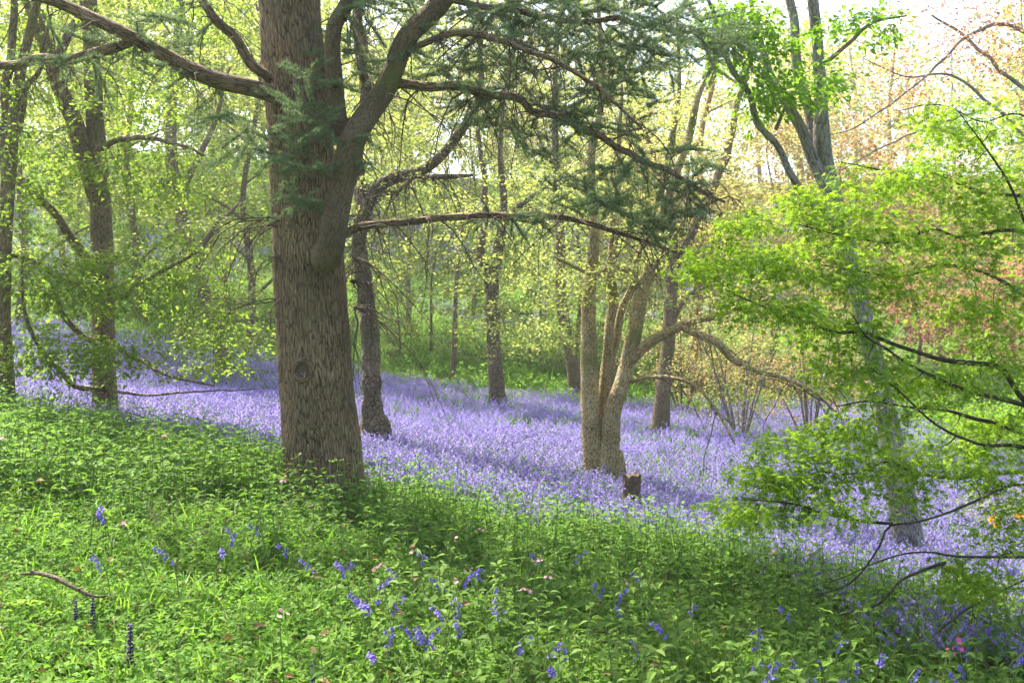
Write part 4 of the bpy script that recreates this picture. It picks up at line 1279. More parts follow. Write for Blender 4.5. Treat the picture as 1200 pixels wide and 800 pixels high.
    tg = np.vstack([B(1130, 150, 6.7, 80, 34, .5, 60), B(1060, 210, 6.6, 90, 30, .5, 70), B(1160, 230, 6.7, 60, 50, .5, 70), B(960, 240, 6.4, 70, 20, .4, 40), B(1000, 268, 6.4, 100, 24, .5, 64), B(880, 262, 6.2, 50, 16, .3, 20),
                    B(1110, 290, 6.6, 95, 32, .5, 60), B(930, 310, 6.2, 90, 28, .5, 72), B(840, 308, 6.0, 50, 28, .4, 46), B(1040, 330, 6.4, 90, 32, .5, 56), B(900, 355, 6.0, 70, 24, .4, 46), B(1150, 360, 6.6, 65, 40, .5, 60), B(990, 385, 6.2, 80, 24, .4, 46),
                    B(1160, 420, 6.6, 55, 35, .4, 36), B(1000, 435, 6.2, 70, 32, .4, 40), B(1080, 455, 6.3, 70, 34, .4, 44), B(1000, 500, 6.4, 70, 22, .4, 40), B(930, 522, 6.3, 60, 20, .4, 40), B(905, 560, 6.2, 60, 24, .4, 56), B(870, 598, 6.0, 45, 18, .3, 36),
                    B(1000, 550, 6.5, 85, 26, .4, 66), B(1100, 540, 6.7, 80, 34, .5, 70), B(1170, 560, 6.6, 55, 44, .5, 50), B(1060, 586, 6.5, 50, 16, .4, 12), B(1180, 620, 6.4, 40, 30, .4, 26), B(1170, 500, 6.7, 45, 28, .4, 34), B(960, 600, 6.0, 60, 16, .3, 24), B(1150, 680, 6.1, 55, 26, .4, 40),
                    B(1250, 250, 6.8, 60, 150, .8, 60), B(1250, 520, 6.8, 60, 100, .7, 40)])
    tg = tg[tg[:, 1] > 5.0]
    nodes = T.all_nodes(g + .3)
    nodes = nodes[nodes[:, 3] < .05]
    tw, (p, xd, up, sz) = T.foliage(tg, 20, .034, STAR, 'lf_maple', spread=.14, sag=.02, flat=.42, name='foliage', droop=.25, nodes=nodes)
    # the leaves that show largest stand as leaves of their own
    me = None
    m = MB(); m.add(STAR[0], STAR[1])
    me = m.mesh('leaf', 'lf_maple', smooth=False)
    from mathutils import Matrix
    base = np.array(T.root.location)
    pick = R.choice(len(tw), 300, replace=True)
    for j in pick:
        e = tw[j][-1, :3]
        dr = unit(tw[j][-1, :3] - tw[j][-2, :3] + R.normal(size=3) * .5)
        zz = unit(np.array([0, 0, 1.]) + R.normal(size=3) * .35)
        zz = unit(zz - dr * np.dot(zz, dr))
        yy = np.cross(zz, dr)
        s = .040 + .012 * R.random()
        q = e + R.normal(size=3) * .02
        o = bpy.data.objects.new('leaf', me)
        COL.objects.link(o)
        o.parent = T.root
        mt = Matrix(((dr[0] * s, yy[0] * s, zz[0] * s, q[0] - base[0]), (dr[1] * s, yy[1] * s, zz[1] * s, q[1] - base[1]), (dr[2] * s, yy[2] * s, zz[2] * s, q[2] - base[2]), (0, 0, 0, 1)))
        o.matrix_local = mt
build_maple()

# ------------------------------------------------------------------ the wood behind
def wood_tree(name, label, px, d, H, lean, crown, leaf, bark, n, leafsize=.11, k=26, tw=.0085, zlow=.2, limbs=9, group=None, rseed=0, spread=.42, tpl=None, py=None):
    """a background tree: crown = (radius, lowest z above ground, highest)"""
    rng = np.random.default_rng(1000 + rseed)
    x = (px - 600) / F * d
    g = gz(x, d)
    R0 = H * tw * (.72 if d > 30 and tw < .009 else 1)
    a = np.linspace(0, 1, 7)
    wob = rng.normal(size=(7, 2)) * H * .014
    Ht = H * .9
    c = np.stack([x + lean * a * H + wob[:, 0] * a * 2.2, d + wob[:, 1] * a, g - .3 + Ht * a, R0 * (1.05 - 1.03 * a ** .8)], 1)
    T = Tree(name, label, 'tree', c, bark, 10, .3, group, settle_it=False, rng=rng, lump=.08)
    rad, z0, z1 = crown
    for i in range(limbs):
        q = z0 / H + (.92 - z0 / H) * (i + .5) / limbs
        q = max(.12, q * .85)
        b = np.array([np.interp(q, a, c[:, j]) for j in range(4)])
        az = i * 2.4 + rng.normal() * .4
        Ln = rad * (.55 + .5 * rng.random()) * (1.15 - .6 * q)
        o = np.array([math.cos(az), math.sin(az), 0])
        e1 = b[:3] + o * Ln * .45 + np.array([0, 0, Ln * (.18 + .2 * rng.random())])
        e2 = b[:3] + o * Ln + np.array([0, 0, Ln * (.3 + .35 * rng.random())])
        r = b[3] * .5
        T.limb(np.array([[*b[:3], r], [*e1, r * .65], [*e2, r * .18]]), 5, .35)
    u = unit(rng.normal(size=(n, 3))) * rng.random((n, 1)) ** (1 / 2.3)
    mid = (z0 + z1) / 2
    tg = np.array([x + lean * mid, d, g + mid]) + u * np.array([rad, rad * .9, (z1 - z0) / 2])
    tg += noise3(tg * .8, rseed)[:, None] * np.array([.8, .8, .3])
    keep = noise3(tg * np.array([.7, .7, 1.1]), rseed + 50) > -.32
    tg = tg[keep]
    T.foliage(tg, k, leafsize, tpl or DIA, leaf, spread=spread, sag=.05, flat=.5, zmin=g + z0 * .6, nseg=3)
    return T

G1 = 'trees in the wood behind the bluebells'
W = [
    # px, d, H, lean, (rad, z0, z1), leaf, bark, n
    ('hornbeam_tree', 'pale lime-leaved hornbeam crowding behind the far-left trunk', 20, 26, 15, .02, (4.0, 1.5, 14), 'lf_lime', 'bark_brown', 380),
    ('hornbeam_tree', 'tall lime-leaved hornbeam between the forked beech and the leaning trunk', 165, 30, 17, -.02, (4.4, 2.0, 16), 'lf_lime', 'bark_brown', 430),
    ('hornbeam_tree', 'yellow-green hornbeam behind the left side of the cedar trunk', 290, 27, 15, .01, (3.8, 1.6, 14), 'lf_lime', 'bark_brown', 380),
    ('hazel_tree', 'low spreading hazel on the slope left of the cedar', 235, 34, 8, .0, (4.5, .8, 6.5), 'lf_beech', 'bark_brown', 330),
    ('hazel_tree', 'low green hazel high on the left-hand slope', 90, 40, 8, .0, (5.0, 1.4, 7.5), 'lf_beech', 'bark_brown', 280),
    ('birch_tree', 'light-crowned birch seen in the gap right of the cedar', 480, 36, 17, .0, (4.4, 5.0, 16.5), 'lf_lime', 'bark_grey', 420),
    ('hazel_tree', 'yellow-green hazel behind the lone dark trunk', 555, 44, 17, .0, (5.2, 4.8, 16.0), 'lf_lime', 'bark_brown', 400),
    ('birch_tree', 'golden-leaved birch above the slender slanting trunk', 640, 44, 18, .01, (5.2, 5.0, 17.5), 'lf_gold', 'bark_grey', 430),
    ('birch_tree', 'golden-leaved birch behind the mossy stems', 735, 36, 14, -.01, (4.6, 1.8, 13.5), 'lf_lime', 'bark_grey', 430),
    ('hazel_tree', 'hazel in young leaf right of the mossy stems', 830, 32, 8, .0, (3.8, 1.0, 7.4), 'lf_gold', 'bark_brown', 330),
    ('birch_tree', 'bronze-tinted birch left of the grey stems', 905, 38, 14, .01, (4.8, 1.2, 13.5), 'lf_gold', 'bark_grey', 380),
    ('cherry_tree', 'bronze-leaved cherry behind the grey stems', 985, 36, 11, .02, (4.2, 1.0, 10.5), 'lf_bronze', 'bark_brown', 330),
    ('cherry_tree', 'bronze-leaved cherry beyond the maple', 1075, 40, 12, .0, (4.8, 1.0, 11.0), 'lf_bronze', 'bark_brown', 330),
    ('cherry_tree', 'copper-leaved cherry low behind the maple', 1140, 30, 5.5, .0, (3.0, 1.0, 5.0), 'lf_copper', 'bark_brown', 200),
    ('lime_tree', 'young lime in fresh leaf standing on the grassy slope left of the lone dark trunk', 505, 31, 8, .0, (2.6, 2.6, 7.5), 'lf_lime', 'bark_brown', 150),
    ('lime_tree', 'young lime in fresh leaf between the slender trunk and the mossy stems', 632, 33, 8.5, .02, (3.0, 3.0, 8.0), 'lf_lime', 'bark_brown', 170),
    ('hornbeam_tree', 'tall yellow-green hornbeam rising over the leaning trunk', 262, 40, 20, .0, (5.0, 5.5, 20), 'lf_lime', 'bark_brown', 330),
    ('hornbeam_tree', 'tall yellow-green hornbeam rising behind the forked beech', 75, 38, 20, .0, (5.0, 4.5, 19), 'lf_lime', 'bark_brown', 330),
    ('hazel_tree', 'airy young hazel in front of the grassy slope beside the gnarled trunk', 468, 29, 4.5, .0, (2.2, .7, 4.0), 'lf_lime', 'bark_brown', 80),
    ('hazel_tree', 'airy young hazel in front of the grassy slope right of the lone dark trunk', 622, 30, 4.5, .0, (2.3, .8, 4.2), 'lf_lime', 'bark_brown', 85),
    ('hazel_tree', 'airy young hazel between the mossy stems and the bare shrubs', 725, 29, 4.6, .0, (2.0, .8, 4.2), 'lf_lime', 'bark_brown', 80),
    ('lime_tree', 'pale green lime beyond the copper leaves', 1190, 38, 13, .0, (4.8, 1.0, 12.5), 'lf_lime', 'bark_brown', 380),
]
for i, (nm, lab, px, d, H, ln, cr, lf, bk, n) in enumerate(W):
    wood_tree(nm, lab, px, d, H, ln, cr, lf, bk, int(n * 1.7), rseed=i, limbs=9, k=31, leafsize=.10 + .0008 * d)

wood_tree('pine_tree', 'pine with straight orange trunk above the golden birches', 815, 30, 17, .002, (2.2, 10.5, 16.5), 'needle', 'bark_orange', 120, rseed=31, limbs=6, tw=.011)
def build_copper():
    d = 21
    T = Tree('copper_beech', 'copper beech reaching grey branches with small reddish leaves across the bright sky', 'tree',
             [(1390, 590, d, 40), (1385, 450, d, 34), (1375, 300, d, 28), (1360, 150, d, 22), (1345, 0, d, 15), (1340, -150, d, 6)], 'bark_grey', 14, .15, lump=.07)
    thin = lambda rows, n: T.limb([(a_, b_, c_, w_ * .55) for a_, b_, c_, w_ in rows], n)
    thin([(1372, 270, d, 16), (1300, 190, d - .5, 13), (1210, 120, d - 1, 10), (1140, 55, d - 1.2, 7), (1090, 20, d - 1.3, 4)], 8)
    thin([(1366, 200, d, 14), (1290, 110, d - .6, 11), (1200, 38, d - 1, 9), (1145, 36, d - 1.2, 8), (1100, 75, d - 1.3, 6), (1060, 110, d - 1.4, 5), (1000, 150, d - 1.5, 3.5), (975, 158, d - 1.5, 2)], 8)
    thin([(1376, 300, d, 14), (1290, 230, d - .4, 11), (1200, 160, d - .8, 9), (1120, 92, d - 1, 6), (1060, 90, d - 1.2, 4), (1010, 70, d - 1.4, 2)], 8)
    thin([(1150, 130, d - 1, 6), (1085, 150, d - 1.1, 5), (1030, 175, d - 1.2, 4), (985, 200, d - 1.4, 2)], 7)
    thin([(1350, 60, d, 12), (1270, 0, d - .4, 9), (1180, -20, d - .8, 6), (1090, 0, d - 1.2, 3)], 8)
    R = T.rng
    B = lambda *a: blob(*a, R)
    T.foliage(np.vstack([B(1100, 60, 19.8, 115, 60, 1.4, 220), B(1030, 130, 19.6, 75, 55, 1.2, 130), B(1190, 70, 20.2, 90, 70, 1.5, 140), B(1140, 10, 20, 120, 40, 1.4, 120)]), 7, .075, DIA, 'lf_copper', spread=.3, sag=.03)
build_copper()
wood_tree('young_oak', 'bare young oak with reddish buds showing against the sky', 670, 30, 10.5, .05, (3.6, 4.5, 10.8), 'lf_bronze', 'bark_brown', 260, rseed=34, limbs=10, k=5, leafsize=.07, spread=.2)
wood_tree('young_oak', 'bare young oak with twiggy crown over the lone dark trunk', 530, 26, 10, .02, (3.6, 4.0, 10.5), 'lf_bronze', 'bark_brown', 260, rseed=35, limbs=10, k=4, leafsize=.065, spread=.2)

# bare twiggy shrubs beyond the mossy tree
def shrub(name, label, cat, px, d, h, w, leaf, bark, n_stem, n, k, size, rseed, spread=.16, tpl=None, group=None, z0=.12):
    rng = np.random.default_rng(500 + rseed)
    x = (px - 600) / F * d
    g = gz(x, d)
    root = thing(name, (x, d, g), label, cat, group)
    nodes = []
    for i in range(n_stem):
        az = i * 2.4 + rng.normal() * .3
        l = h * (.6 + .4 * rng.random())
        o = np.array([math.cos(az), math.sin(az), 0]) * w * (.2 + .55 * rng.random())
        b = np.array([x, d, g - .05]) + o * .06
        m = b + o * .45 + np.array([0, 0, l * .55])
        e = b + o + np.array([0, 0, l])
        s = spline(np.array([[*b, .012 + .004 * h], [*m, .010 + .002 * h], [*e, .003]]), .15)
        mb = MB(); tube(mb, s, 5, lump=.1)
        mb.build('stem', bark, root)
        nodes.append(s)
    u = unit(rng.normal(size=(n, 3))) * rng.random((n, 1)) ** (1 / 2.5)
    tg = np.array([x, d, g + h * (.5 + z0 / 2)]) + u * np.array([w, w * .8, h * (.5 - z0 / 2)])
    tw = colonize(np.vstack(nodes), tg, rng, sag=.05)
    mb = MB()
    for t in tw:
        tube(mb, t, 3, cap=False)
    mb.build('twigs', bark, root, kind='stuff')
    mb = MB()
    spray_leaves(mb, tw, k, size, tpl or DIA, rng, spread, .5)
    mb.build('foliage', leaf, root, smooth=False, kind='stuff')
    return root, tw, rng

SH = [
    ('bare_shrub', 'twiggy half-leafed shrub behind the ash trunk', 800, 24, 3.0, 1.9, 'lf_gold', 'bark_brown', 10, 380, 12, .06),
    ('bare_shrub', 'twiggy half-leafed shrub at the edge of the bluebells under the maple tips', 868, 20, 3.0, 1.8, 'lf_gold', 'bark_grey', 12, 440, 11, .05),
    ('bare_shrub', 'brownish twiggy shrub left of the veiled grey trunk', 950, 21, 3.2, 2.0, 'lf_bronze', 'bark_grey', 12, 440, 11, .055),
    ('green_shrub', 'fresh green rounded shrub right of the grey trunk', 1140, 19, 1.5, 1.5, 'lf_fresh', 'bark_brown', 8, 260, 16, .06),
    ('green_shrub', 'fresh green shrub beyond the yellow azalea', 1230, 19, 1.7, 1.5, 'lf_fresh', 'bark_brown', 8, 240, 16, .06),
    ('copper_shrub', 'low reddish shrub in front of the twiggy shrubs', 850, 26, 1.6, 1.9, 'lf_copper', 'bark_brown', 8, 160, 10, .06),
]
for i, (nm, lab, px, d, h, w, lf, bk, ns, n, k, sz) in enumerate(SH):
    shrub(nm, lab, 'shrub', px, d, h, w, lf, bk, ns, n, k, sz, i)

# far-off wood on the skyline of the slope
def far_wood():
    rng = np.random.default_rng(9)
    mb, mt = MB(), MB()
    P_, X_, U_, S_ = [], [], [], []
    for i in range(66):
        y = 62 + 45 * rng.random() if i < 46 else 52 + 16 * rng.random()
        x = (rng.random() * 2 - 1) * y * .66 if i < 46 else -(.12 + .55 * rng.random()) * y
        g = gz(x, y)
        lo = x / y
        h = 10 + 4 * rng.random() + (5 if lo < -.18 else 0) + (3 if lo > .15 else 0)
        tube(mt, np.array([[x, y, g - .3, .2], [x + rng.normal() * .4, y, g + h * .5, .13], [x + rng.normal() * .6, y, g + h * .9, .03]]), 5, cap=False)
        n = 950
        u = unit(rng.normal(size=(n, 3))) * rng.random((n, 1)) ** (1 / 2.4)
        p = np.array([x, y, g + h * .56]) + u * np.array([3.6, 3.2, h * .46])
        p += noise3(p * .6, i)[:, None] * np.array([1.2, 1.2, .8])
        P_.append(p)
    p = np.vstack(P_)
    n = len(p)
    xd = rng.normal(size=(n, 3))
    place(mb, DIA, p, xd, np.array([0, 0, 1.]) + rng.normal(size=(n, 3)) * .6, .30 + .25 * rng.random(n))
    o = mb.build('far_wood', 'lf_lime', kind='stuff')
    o['label'] = 'far-off yellow-green wood on the skyline'
    o['category'] = 'wood'
    o = mt.build('far_trunks', 'bark_brown', kind='stuff')
    o['label'] = 'faint trunks of the far-off wood'
    o['category'] = 'wood'
far_wood()

# ------------------------------------------------------------------ plants that stand out singly on the near bank
def copy_tree(o, parent=None):
    c = o.copy()
    COL.objects.link(c)
    if parent is not None:
        c.parent = parent
    for ch in o.children:
        copy_tree(ch, c)
    return c

def local_mesh(fn, mat, smooth=False):
    mb = MB()
    fn(mb)
    return mb.mesh('m', mat, smooth=smooth)

def child(name, me, parent, loc=(0, 0, 0), rot=None, scale=1.0):
    o = bpy.data.objects.new(name, me)
    COL.objects.link(o)
    o.parent = parent
    o.location = [float(a) for a in loc]
    if rot is not None:
        o.rotation_euler = rot
    o.scale = (scale,) * 3
    return o

BELL_ME = local_mesh(lambda mb: bell_flower(mb, np.zeros(3), np.array([0, 0, -1.]), .020, 6), 'bell_deep')
BELL_ME.name = 'flower'
def _leafme(tpl, mat, nm):
    m = MB(); m.add(tpl[0], tpl[1])
    me = m.mesh(nm, mat, smooth=False)
    return me
NLEAF = _leafme(T_leaf_fine(.55, .09, .25), 'lf_nettle', 'leaf')
HLEAF = _leafme(T_leaf_fine(.36, .06, .2), 'lf_herb', 'leaf')
def _petals(n, w, cup):
    mb = MB()
    a = np.arange(n) * 2 * math.pi / n
    xd = np.stack([np.cos(a), np.sin(a), np.full(n, cup)], 1)
    place(mb, T_leaf(w, .05, .0), np.zeros((n, 3)), xd, np.tile([0, 0, 1.], (n, 1)), 1.0)
    return mb
PINK_ME = _petals(5, .8, .25).mesh('flower', 'pink', smooth=False)
MAG_ME = _petals(5, .8, .25).mesh('flower', 'magenta', smooth=False)

def make_bluebell(rng, h):
    root = thing('bluebell', (0, 0, 0), 'single deep-blue bluebell rising above the green herbs of the near bank', 'bluebell', 'single bluebells on the near bank')
    az = rng.random() * 6.28
    d = np.array([math.cos(az), math.sin(az), 0])
    t = np.linspace(0, 1, 7)
    c = d * (h * (.10 * t + .16 * t ** 5))[:, None] + np.array([0, 0, 1.]) * (h * (t - .10 * t ** 6))[:, None]
    c[0, 2] = -.03
    mb = MB(); tube(mb, np.hstack([c, np.full((7, 1), .003)]), 5); mb.build('stem', 'stem', root)
    nb = int(rng.integers(6, 10))
    for k in range(nb):
        q = .72 + .28 * k / (nb - 1)
        p = np.array([np.interp(q, t, c[:, a]) for a in range(3)])
        sa = az + rng.normal() * 1.0
        o = np.array([math.cos(sa), math.sin(sa), 0])
        child('flower', BELL_ME, root, p + o * .012, (0, -(.35 + .5 * rng.random()), sa), .9 + .35 * rng.random())
    for k in range(4):
        mb = MB(); strap(mb, np.array([0, 0, -.02]), rng.random() * 6.28, h * (.6 + .3 * rng.random()), .012, .35 + .5 * rng.random(), rng)
        mb.build('leaf', 'lf_bell', root, smooth=False)
    return root

def make_nettle(rng, h):
    root = thing('nettle_plant', (0, 0, 0), 'leafy nettle stem in the near nettle bed', 'nettle', 'single nettles of the near bank')
    t = np.linspace(0, 1, 5)
    l = rng.normal(size=2) * .1 * h
    c = np.stack([l[0] * t ** 1.5, l[1] * t ** 1.5, h * t], 1)
    c[0, 2] = -.03
    mb = MB(); tube(mb, np.hstack([c, (.0035 * (1 - .5 * t))[:, None]]), 5); mb.build('stem', 'stem', root)
    a0 = rng.random() * 3.14
    for k in range(5):
        q = .34 + .66 * k / 4
        p = np.array([np.interp(q, t, c[:, a]) for a in range(3)])
        for s in (0, 1):
            a = a0 + k * 1.57 + s * 3.14 + rng.normal() * .2
            child('leaf', NLEAF, root, p, (rng.normal() * .15, .1 - .5 * (k == 4) + .2 * rng.random(), a), .074 * (1.05 - .5 * max(0, q - .5)) * (.85 + .3 * rng.random()))
    return root

def make_campion(rng, h, me, label, group):
    root = thing('campion', (0, 0, 0), label, 'campion', group)
    t = np.linspace(0, 1, 5)
    l = rng.normal(size=2) * .12 * h
    c = np.stack([l[0] * t ** 1.5, l[1] * t ** 1.5, h * t], 1)
    c[0, 2] = -.03
    mb = MB(); tube(mb, np.hstack([c, np.full((5, 1), .0025)]), 5); mb.build('stem', 'stem', root)
    for k in range(3):
        p = np.array([np.interp(.25 + .25 * k, t, c[:, a]) for a in range(3)])
        for s in (0, 1):
            child('leaf', HLEAF, root, p, (0, -.1, k * 1.57 + s * 3.14), .07)
    for k in range(int(rng.integers(3, 6))):
        p = c[-1] + rng.normal(size=3) * np.array([.018, .018, .014])
        child('flower', me, root, p, (rng.normal() * .5 + .5, rng.normal() * .5, rng.random() * 6.28), .0115 + .003 * rng.random())
    return root

def make_bugle(rng, h):
    root = thing('bugle_flower', (0, 0, 0), 'dark purple bugle spike standing in the low grass', 'bugle', 'bugle spikes on the near bank')
    mb = MB(); tube(mb, np.array([[0, 0, -.02, .003], [0, 0, h * .5, .003], [.004, 0, h, .002]]), 5); mb.build('stem', 'bugle', root)
    for k in range(13):
        q = .25 + .75 * k / 12
        n = 9
        a = np.arange(n) * 6.28 / n + k
        xd = np.stack([np.cos(a), np.sin(a), -.5 + .5 * rng.random(n)], 1)
        m = MB()
        place(m, T_leaf(.7, .1, .25), np.tile([0, 0, h * q], (n, 1)), xd, np.tile([0, 0, 1.], (n, 1)), .023 * (1.15 - .6 * q) + .004 * rng.random(n))
        m.build('whorl', 'bugle', root, smooth=False)
    for s in range(4):
        child('leaf', HLEAF, root, (0, 0, .015), (0, -.15, s * 1.57), .05)
    return root

def spread_copies(protos, spots, rng, used, tell=None):
    for i, (x, y) in enumerate(spots):
        k = int(rng.integers(len(protos)))
        o = protos[k]
        if k in used:
            o = copy_tree(protos[k])
        used.add(k)
        o.location = (x, y, gz(x, y))
        o.rotation_euler = (0, 0, rng.random() * 6.28)
        if tell:
            o['label'], o['group'] = tell(x, y)
        s = .82 + .3 * rng.random()
        o.scale = (s, s, s)
    for k, o in enumerate(protos):
        if k not in used:
            for c in list(o.children):
                bpy.data.objects.remove(c)
            bpy.data.objects.remove(o)

def at_height(px, py, h):
    """ground spot of a plant h metres tall whose top is seen at this pixel"""
    d = np.linspace(2.5, 60, 4000)
    z = EYE - (py - HOR) / F * d
    x = (px - 600) / F * d
    k = np.argmax(z < ground_z(x, d) + h)
    return float(x[k]), float(d[k])

def tell_bell(x, y):
    if x > 1.6:
        return 'single bluebell among the dark nettles below the maple branch tips', 'single bluebells below the maple'
    if x < -1.5 and y < 6.6:
        return 'single bluebell in the low grass near the fallen branch', 'single bluebells near the fallen branch'
    if x < -.9:
        return 'single bluebell in the herbs in front of the cedar foot', 'single bluebells by the cedar'
    if y > 6.6:
        return 'single bluebell in the herbs just below the edge of the bluebell carpet', 'single bluebells below the carpet edge'
    return 'single deep-blue bluebell rising over the near nettles', 'single bluebells in the near nettles'

def tell_pink(x, y):
    if x < -3:
        return 'pink campion among the lush stems under the forked beech', 'pink campions under the beech'
    if x < -1.0:
        return 'pink campion in the herbs around the cedar foot', 'pink campions by the cedar'
    if y > 8:
        return 'pink campion at the very edge of the bluebell carpet', 'pink campions at the carpet edge'
    return 'pink campion flowering over the green nettles of the open bank', 'pink campions on the open bank'

def tell_nettle(x, y):
    if x > 1.3:
        return 'leafy nettle stem in the shade below the maple', 'single nettles below the maple'
    if x < -.2:
        return 'leafy nettle stem beside the low grass with the bugle spikes', 'single nettles beside the low grass'
    return 'leafy nettle stem in the dense nettle bed of the open bank', 'single nettles of the open bank'

def singles():
    rng = np.random.default_rng(41)
    bb = [(103, 582), (128, 588), (280, 600), (262, 612), (312, 600), (130, 642), (210, 640), (265, 618), (425, 672), (430, 680), (418, 688), (436, 686), (448, 698), (445, 730), (452, 728), (500, 722), (508, 730), (495, 716), (490, 724), (540, 705), (533, 708), (545, 712),
          (590, 693), (595, 696), (593, 735), (526, 664), (530, 670), (655, 750), (658, 748), (625, 772), (635, 730), (715, 680), (710, 676), (690, 660), (735, 690), (870, 755), (880, 775), (838, 780), (930, 780), (750, 740), (930, 745), (792, 722), (812, 700), (760, 660), (410, 640), (440, 655),
          (388, 655), (372, 640), (345, 622), (560, 655), (575, 680), (640, 640), (665, 640), (500, 640), (475, 650)]
    for k in range(26):
        bb.append((860 + 330 * rng.random(), 690 + 100 * rng.random()))
    spread_copies([make_bluebell(rng, .31 + .015 * i) for i in range(6)], [at_height(a, b + 8, .33) for a, b in bb], rng, set(), tell_bell)
    pk = [(570, 618), (484, 664), (604, 648), (616, 663), (624, 683), (599, 704), (462, 698), (430, 626), (439, 567), (734, 611), (744, 613), (569, 667), (516, 692), (741, 668), (178, 623), (322, 592), (364, 597), (320, 580), (332, 725), (20, 535), (548, 636), (690, 600), (235, 500), (170, 510), (187, 520), (919, 649), (955, 655)]
    spread_copies([make_campion(rng, .40 + .02 * i, PINK_ME, 'pink campion flowering among the herbs of the near bank', 'pink campions on the near bank') for i in range(5)], [at_height(a, b, .40) for a, b in pk], rng, set(), tell_pink)
    spread_copies([make_campion(rng, .36, MAG_ME, 'bright magenta campion among the shaded bluebells below the maple', 'magenta campions below the maple')], [at_height(a, b, .38) for a, b in [(1117, 751), (1137, 766)]], rng, set())
    spread_copies([make_bugle(rng, .21 + .015 * i) for i in range(3)], [at_height(a, b - 4, .21) for a, b in [(86, 705), (106, 712), (150, 752), (365, 785), (590, 690)]], rng, set())
    sp = []
    while len(sp) < 84:
        y = 3.9 + 3.2 * rng.random() ** 1.3
        x = -.9 + rng.random() * (.55 * y + 1.0)
        if abs(x) < y * .52:
            sp.append((x, y))
    spread_copies([make_nettle(rng, .34 + .03 * i) for i in range(5)], sp, rng, set(), tell_nettle)
    o = make_nettle(rng, .42)
    o['label'] = 'young nettle standing against the foot of the cedar trunk'
    o['group'] = ''
    del o['group']
    x, y = -1.72, 8.02
    o.location = (x, y, gz(x, y))
singles()

# ------------------------------------------------------------------ stump, fallen branch, azaleas
def build_stump():
    x, y, _ = hit(739, 614)
    g = gz(x, y)
    root = thing('tree_stump', (x, y, g), 'small rotten stump in the bluebells in front of the mossy tree', 'stump')
    mb = MB()
    s = np.array([[x, y, g - .1, .105], [x, y, g + .05, .10], [x + .01, y, g + .3, .09], [x + .012, y, g + .52, .09]])
    s = spline(s, .02)
    V = tube(mb, s, 28, lump=.22, lump_s=14, ridge=.008, ridge_f=(40, 10), cap=False)
    v = mb.v[-1]
    n = len(v) // 28
    v = v.reshape(n, 28, 3)
    jag = .035 * noise3(np.stack([np.cos(np.arange(28) * .2244) * 2.4, np.sin(np.arange(28) * .2244) * 2.4, np.zeros(28)], 1), 5)
    v[-1, :, 2] += jag
    v[-2, :, 2] += jag * .6
    mb.v[-1] = v.reshape(-1, 3)
    rim = v[-1].copy()
    mb.build('bark', 'stump', root)
    mb = MB()
    c = rim.mean(0)
    inner = c + (rim - c) * .97
    mb.add(np.vstack([inner, c - np.array([0, 0, .04])]), [(i, (i + 1) % 28, 28) for i in range(28)])
    mb.build('broken_top', 'stump_top', root)
build_stump()

def build_fallen():
    pts = []
    for px, py, w, up in ((22, 674, 3, .06), (45, 674, 5, .10), (66, 680, 5.5, .11), (88, 692, 4.5, .09), (108, 700, 3.5, .07), (124, 700, 2, .07)):
        x, y = at_height(px, py, up + .12)
        pts.append([x, y, gz(x, y) + up + .12, w * y / F / 2])
    pts = np.array(pts)
    root = thing('fallen_branch', (pts[2, 0], pts[2, 1], gz(pts[2, 0], pts[2, 1])), 'thin brown fallen branch lying in the low grass beside the bugle spikes', 'branch')
    mb = MB(); tube(mb, spline(pts, .02), 8, lump=.15, lump_s=20); mb.build('stick', 'twig_dead', root)
    b = pts[1]
    mb = MB(); tube(mb, np.array([[*b[:3], .006], [b[0] - .05, b[1] + .02, b[2] + .01, .004], [b[0] - .11, b[1] + .06, b[2] - .03, .002]]), 6); mb.build('side_twig', 'twig_dead', root)
    mb = MB(); b = pts[3]; tube(mb, np.array([[*b[:3], .005], [b[0] + .04, b[1] - .03, b[2] + .015, .003], [b[0] + .07, b[1] - .08, b[2] - .01, .0015]]), 6); mb.build('side_twig', 'twig_dead', root)
build_fallen()

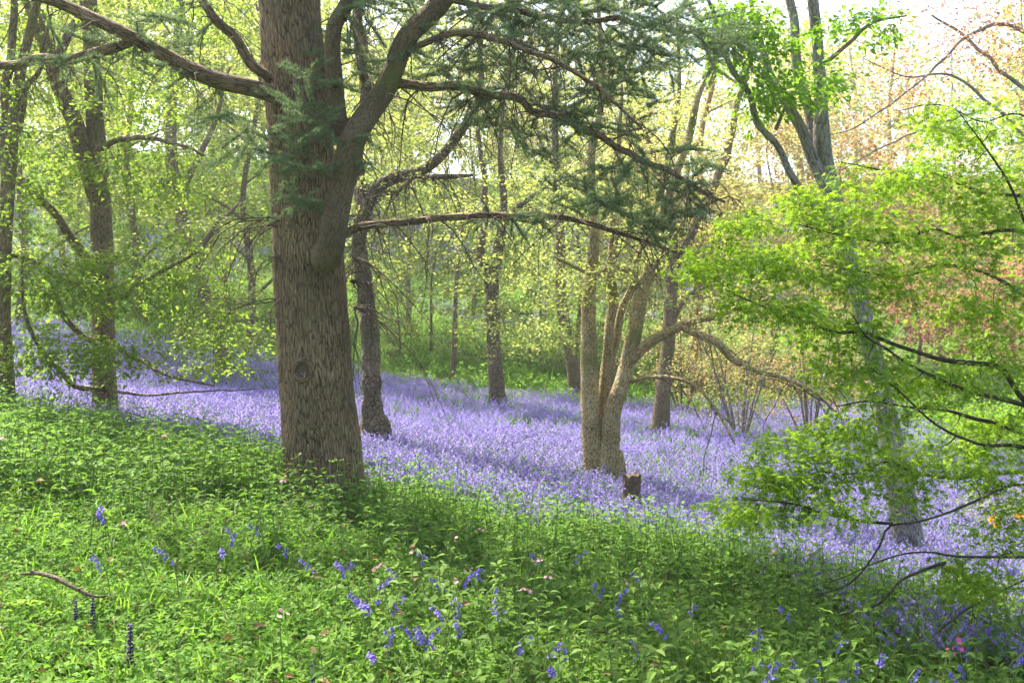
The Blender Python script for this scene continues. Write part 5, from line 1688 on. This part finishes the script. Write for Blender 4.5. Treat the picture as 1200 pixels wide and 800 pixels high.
def build_azaleas():
    root, tw, rng = shrub('yellow_azalea', 'low azalea with orange-yellow flower clusters right of the grey trunk', 'azalea', 1185, 13.2, .75, .75, 'lf_lime', 'bark_brown', 7, 70, 10, .05, 61, .1, LEAF)
    base = np.array(root.location)
    d = 12.8
    for px, py in ((1166, 610), (1172, 616), (1186, 617), (1197, 606), (1187, 645), (1215, 622), (1230, 612)):
        c = P(px, py, d) - base
        mb = MB()
        for k in range(8):
            o = unit(rng.normal(size=3) + np.array([0, -.2, .5]))
            n = 5
            u = unit(np.cross(o, [.2, .4, .9])); w = np.cross(o, u)
            a = np.arange(n) * 6.28 / n
            xd = o * .7 + np.cos(a)[:, None] * u + np.sin(a)[:, None] * w
            place(mb, T_leaf(.7, .1, .1), np.tile(c + base + o * .03, (n, 1)), xd, np.tile(o, (n, 1)), .045)
        mb.build('flower_cluster', 'yellow', root, smooth=False)
        mb = MB()
        s = min(tw, key=lambda t: np.linalg.norm(t[-1, :3] - base - c))[-1, :3]
        e = c + base
        tube(mb, np.array([[*s, .004], [*((s + e) / 2), .0035], [*e, .003]]), 4)
        mb.build('flower_stalk', 'bark_brown', root)
    shrub('low_azalea', 'low yellow-green azalea bush in the shaded bluebells under the lowest maple branch', 'azalea', 1150, 7.4, .50, .42, 'lf_lime', 'bark_brown', 8, 90, 8, .04, 62, .07, LEAF)
build_azaleas()

# ------------------------------------------------------------------ the soft spring air
def build_haze():
    m, nt, out = _mat('haze')
    v = nt.nodes.new('ShaderNodeVolumePrincipled')
    v.inputs['Color'].default_value = (.95, .97, .93, 1)
    v.inputs['Density'].default_value = HAZE
    v.inputs['Anisotropy'].default_value = 0.3
    nt.links.new(v.outputs[0], out.inputs['Volume'])
    M['haze'] = m
    mb = MB()
    x0, x1, y0, y1, z0, z1 = -430, 430, -430, 450, -40, 26
    V = [(x, y, z) for z in (z0, z1) for y in (y0, y1) for x in (x0, x1)]
    f = [(0, 2, 3, 1), (4, 5, 7, 6), (0, 1, 5, 4), (2, 6, 7, 3), (0, 4, 6, 2), (1, 3, 7, 5)]
    mb.add(np.array(V, float), None, f)
    o = mb.build('haze', 'haze', smooth=False)
    o['kind'] = 'stuff'
    o['label'] = 'thin pale haze in the woodland air'
    o['category'] = 'haze'
HAZE = 0.001
build_haze()
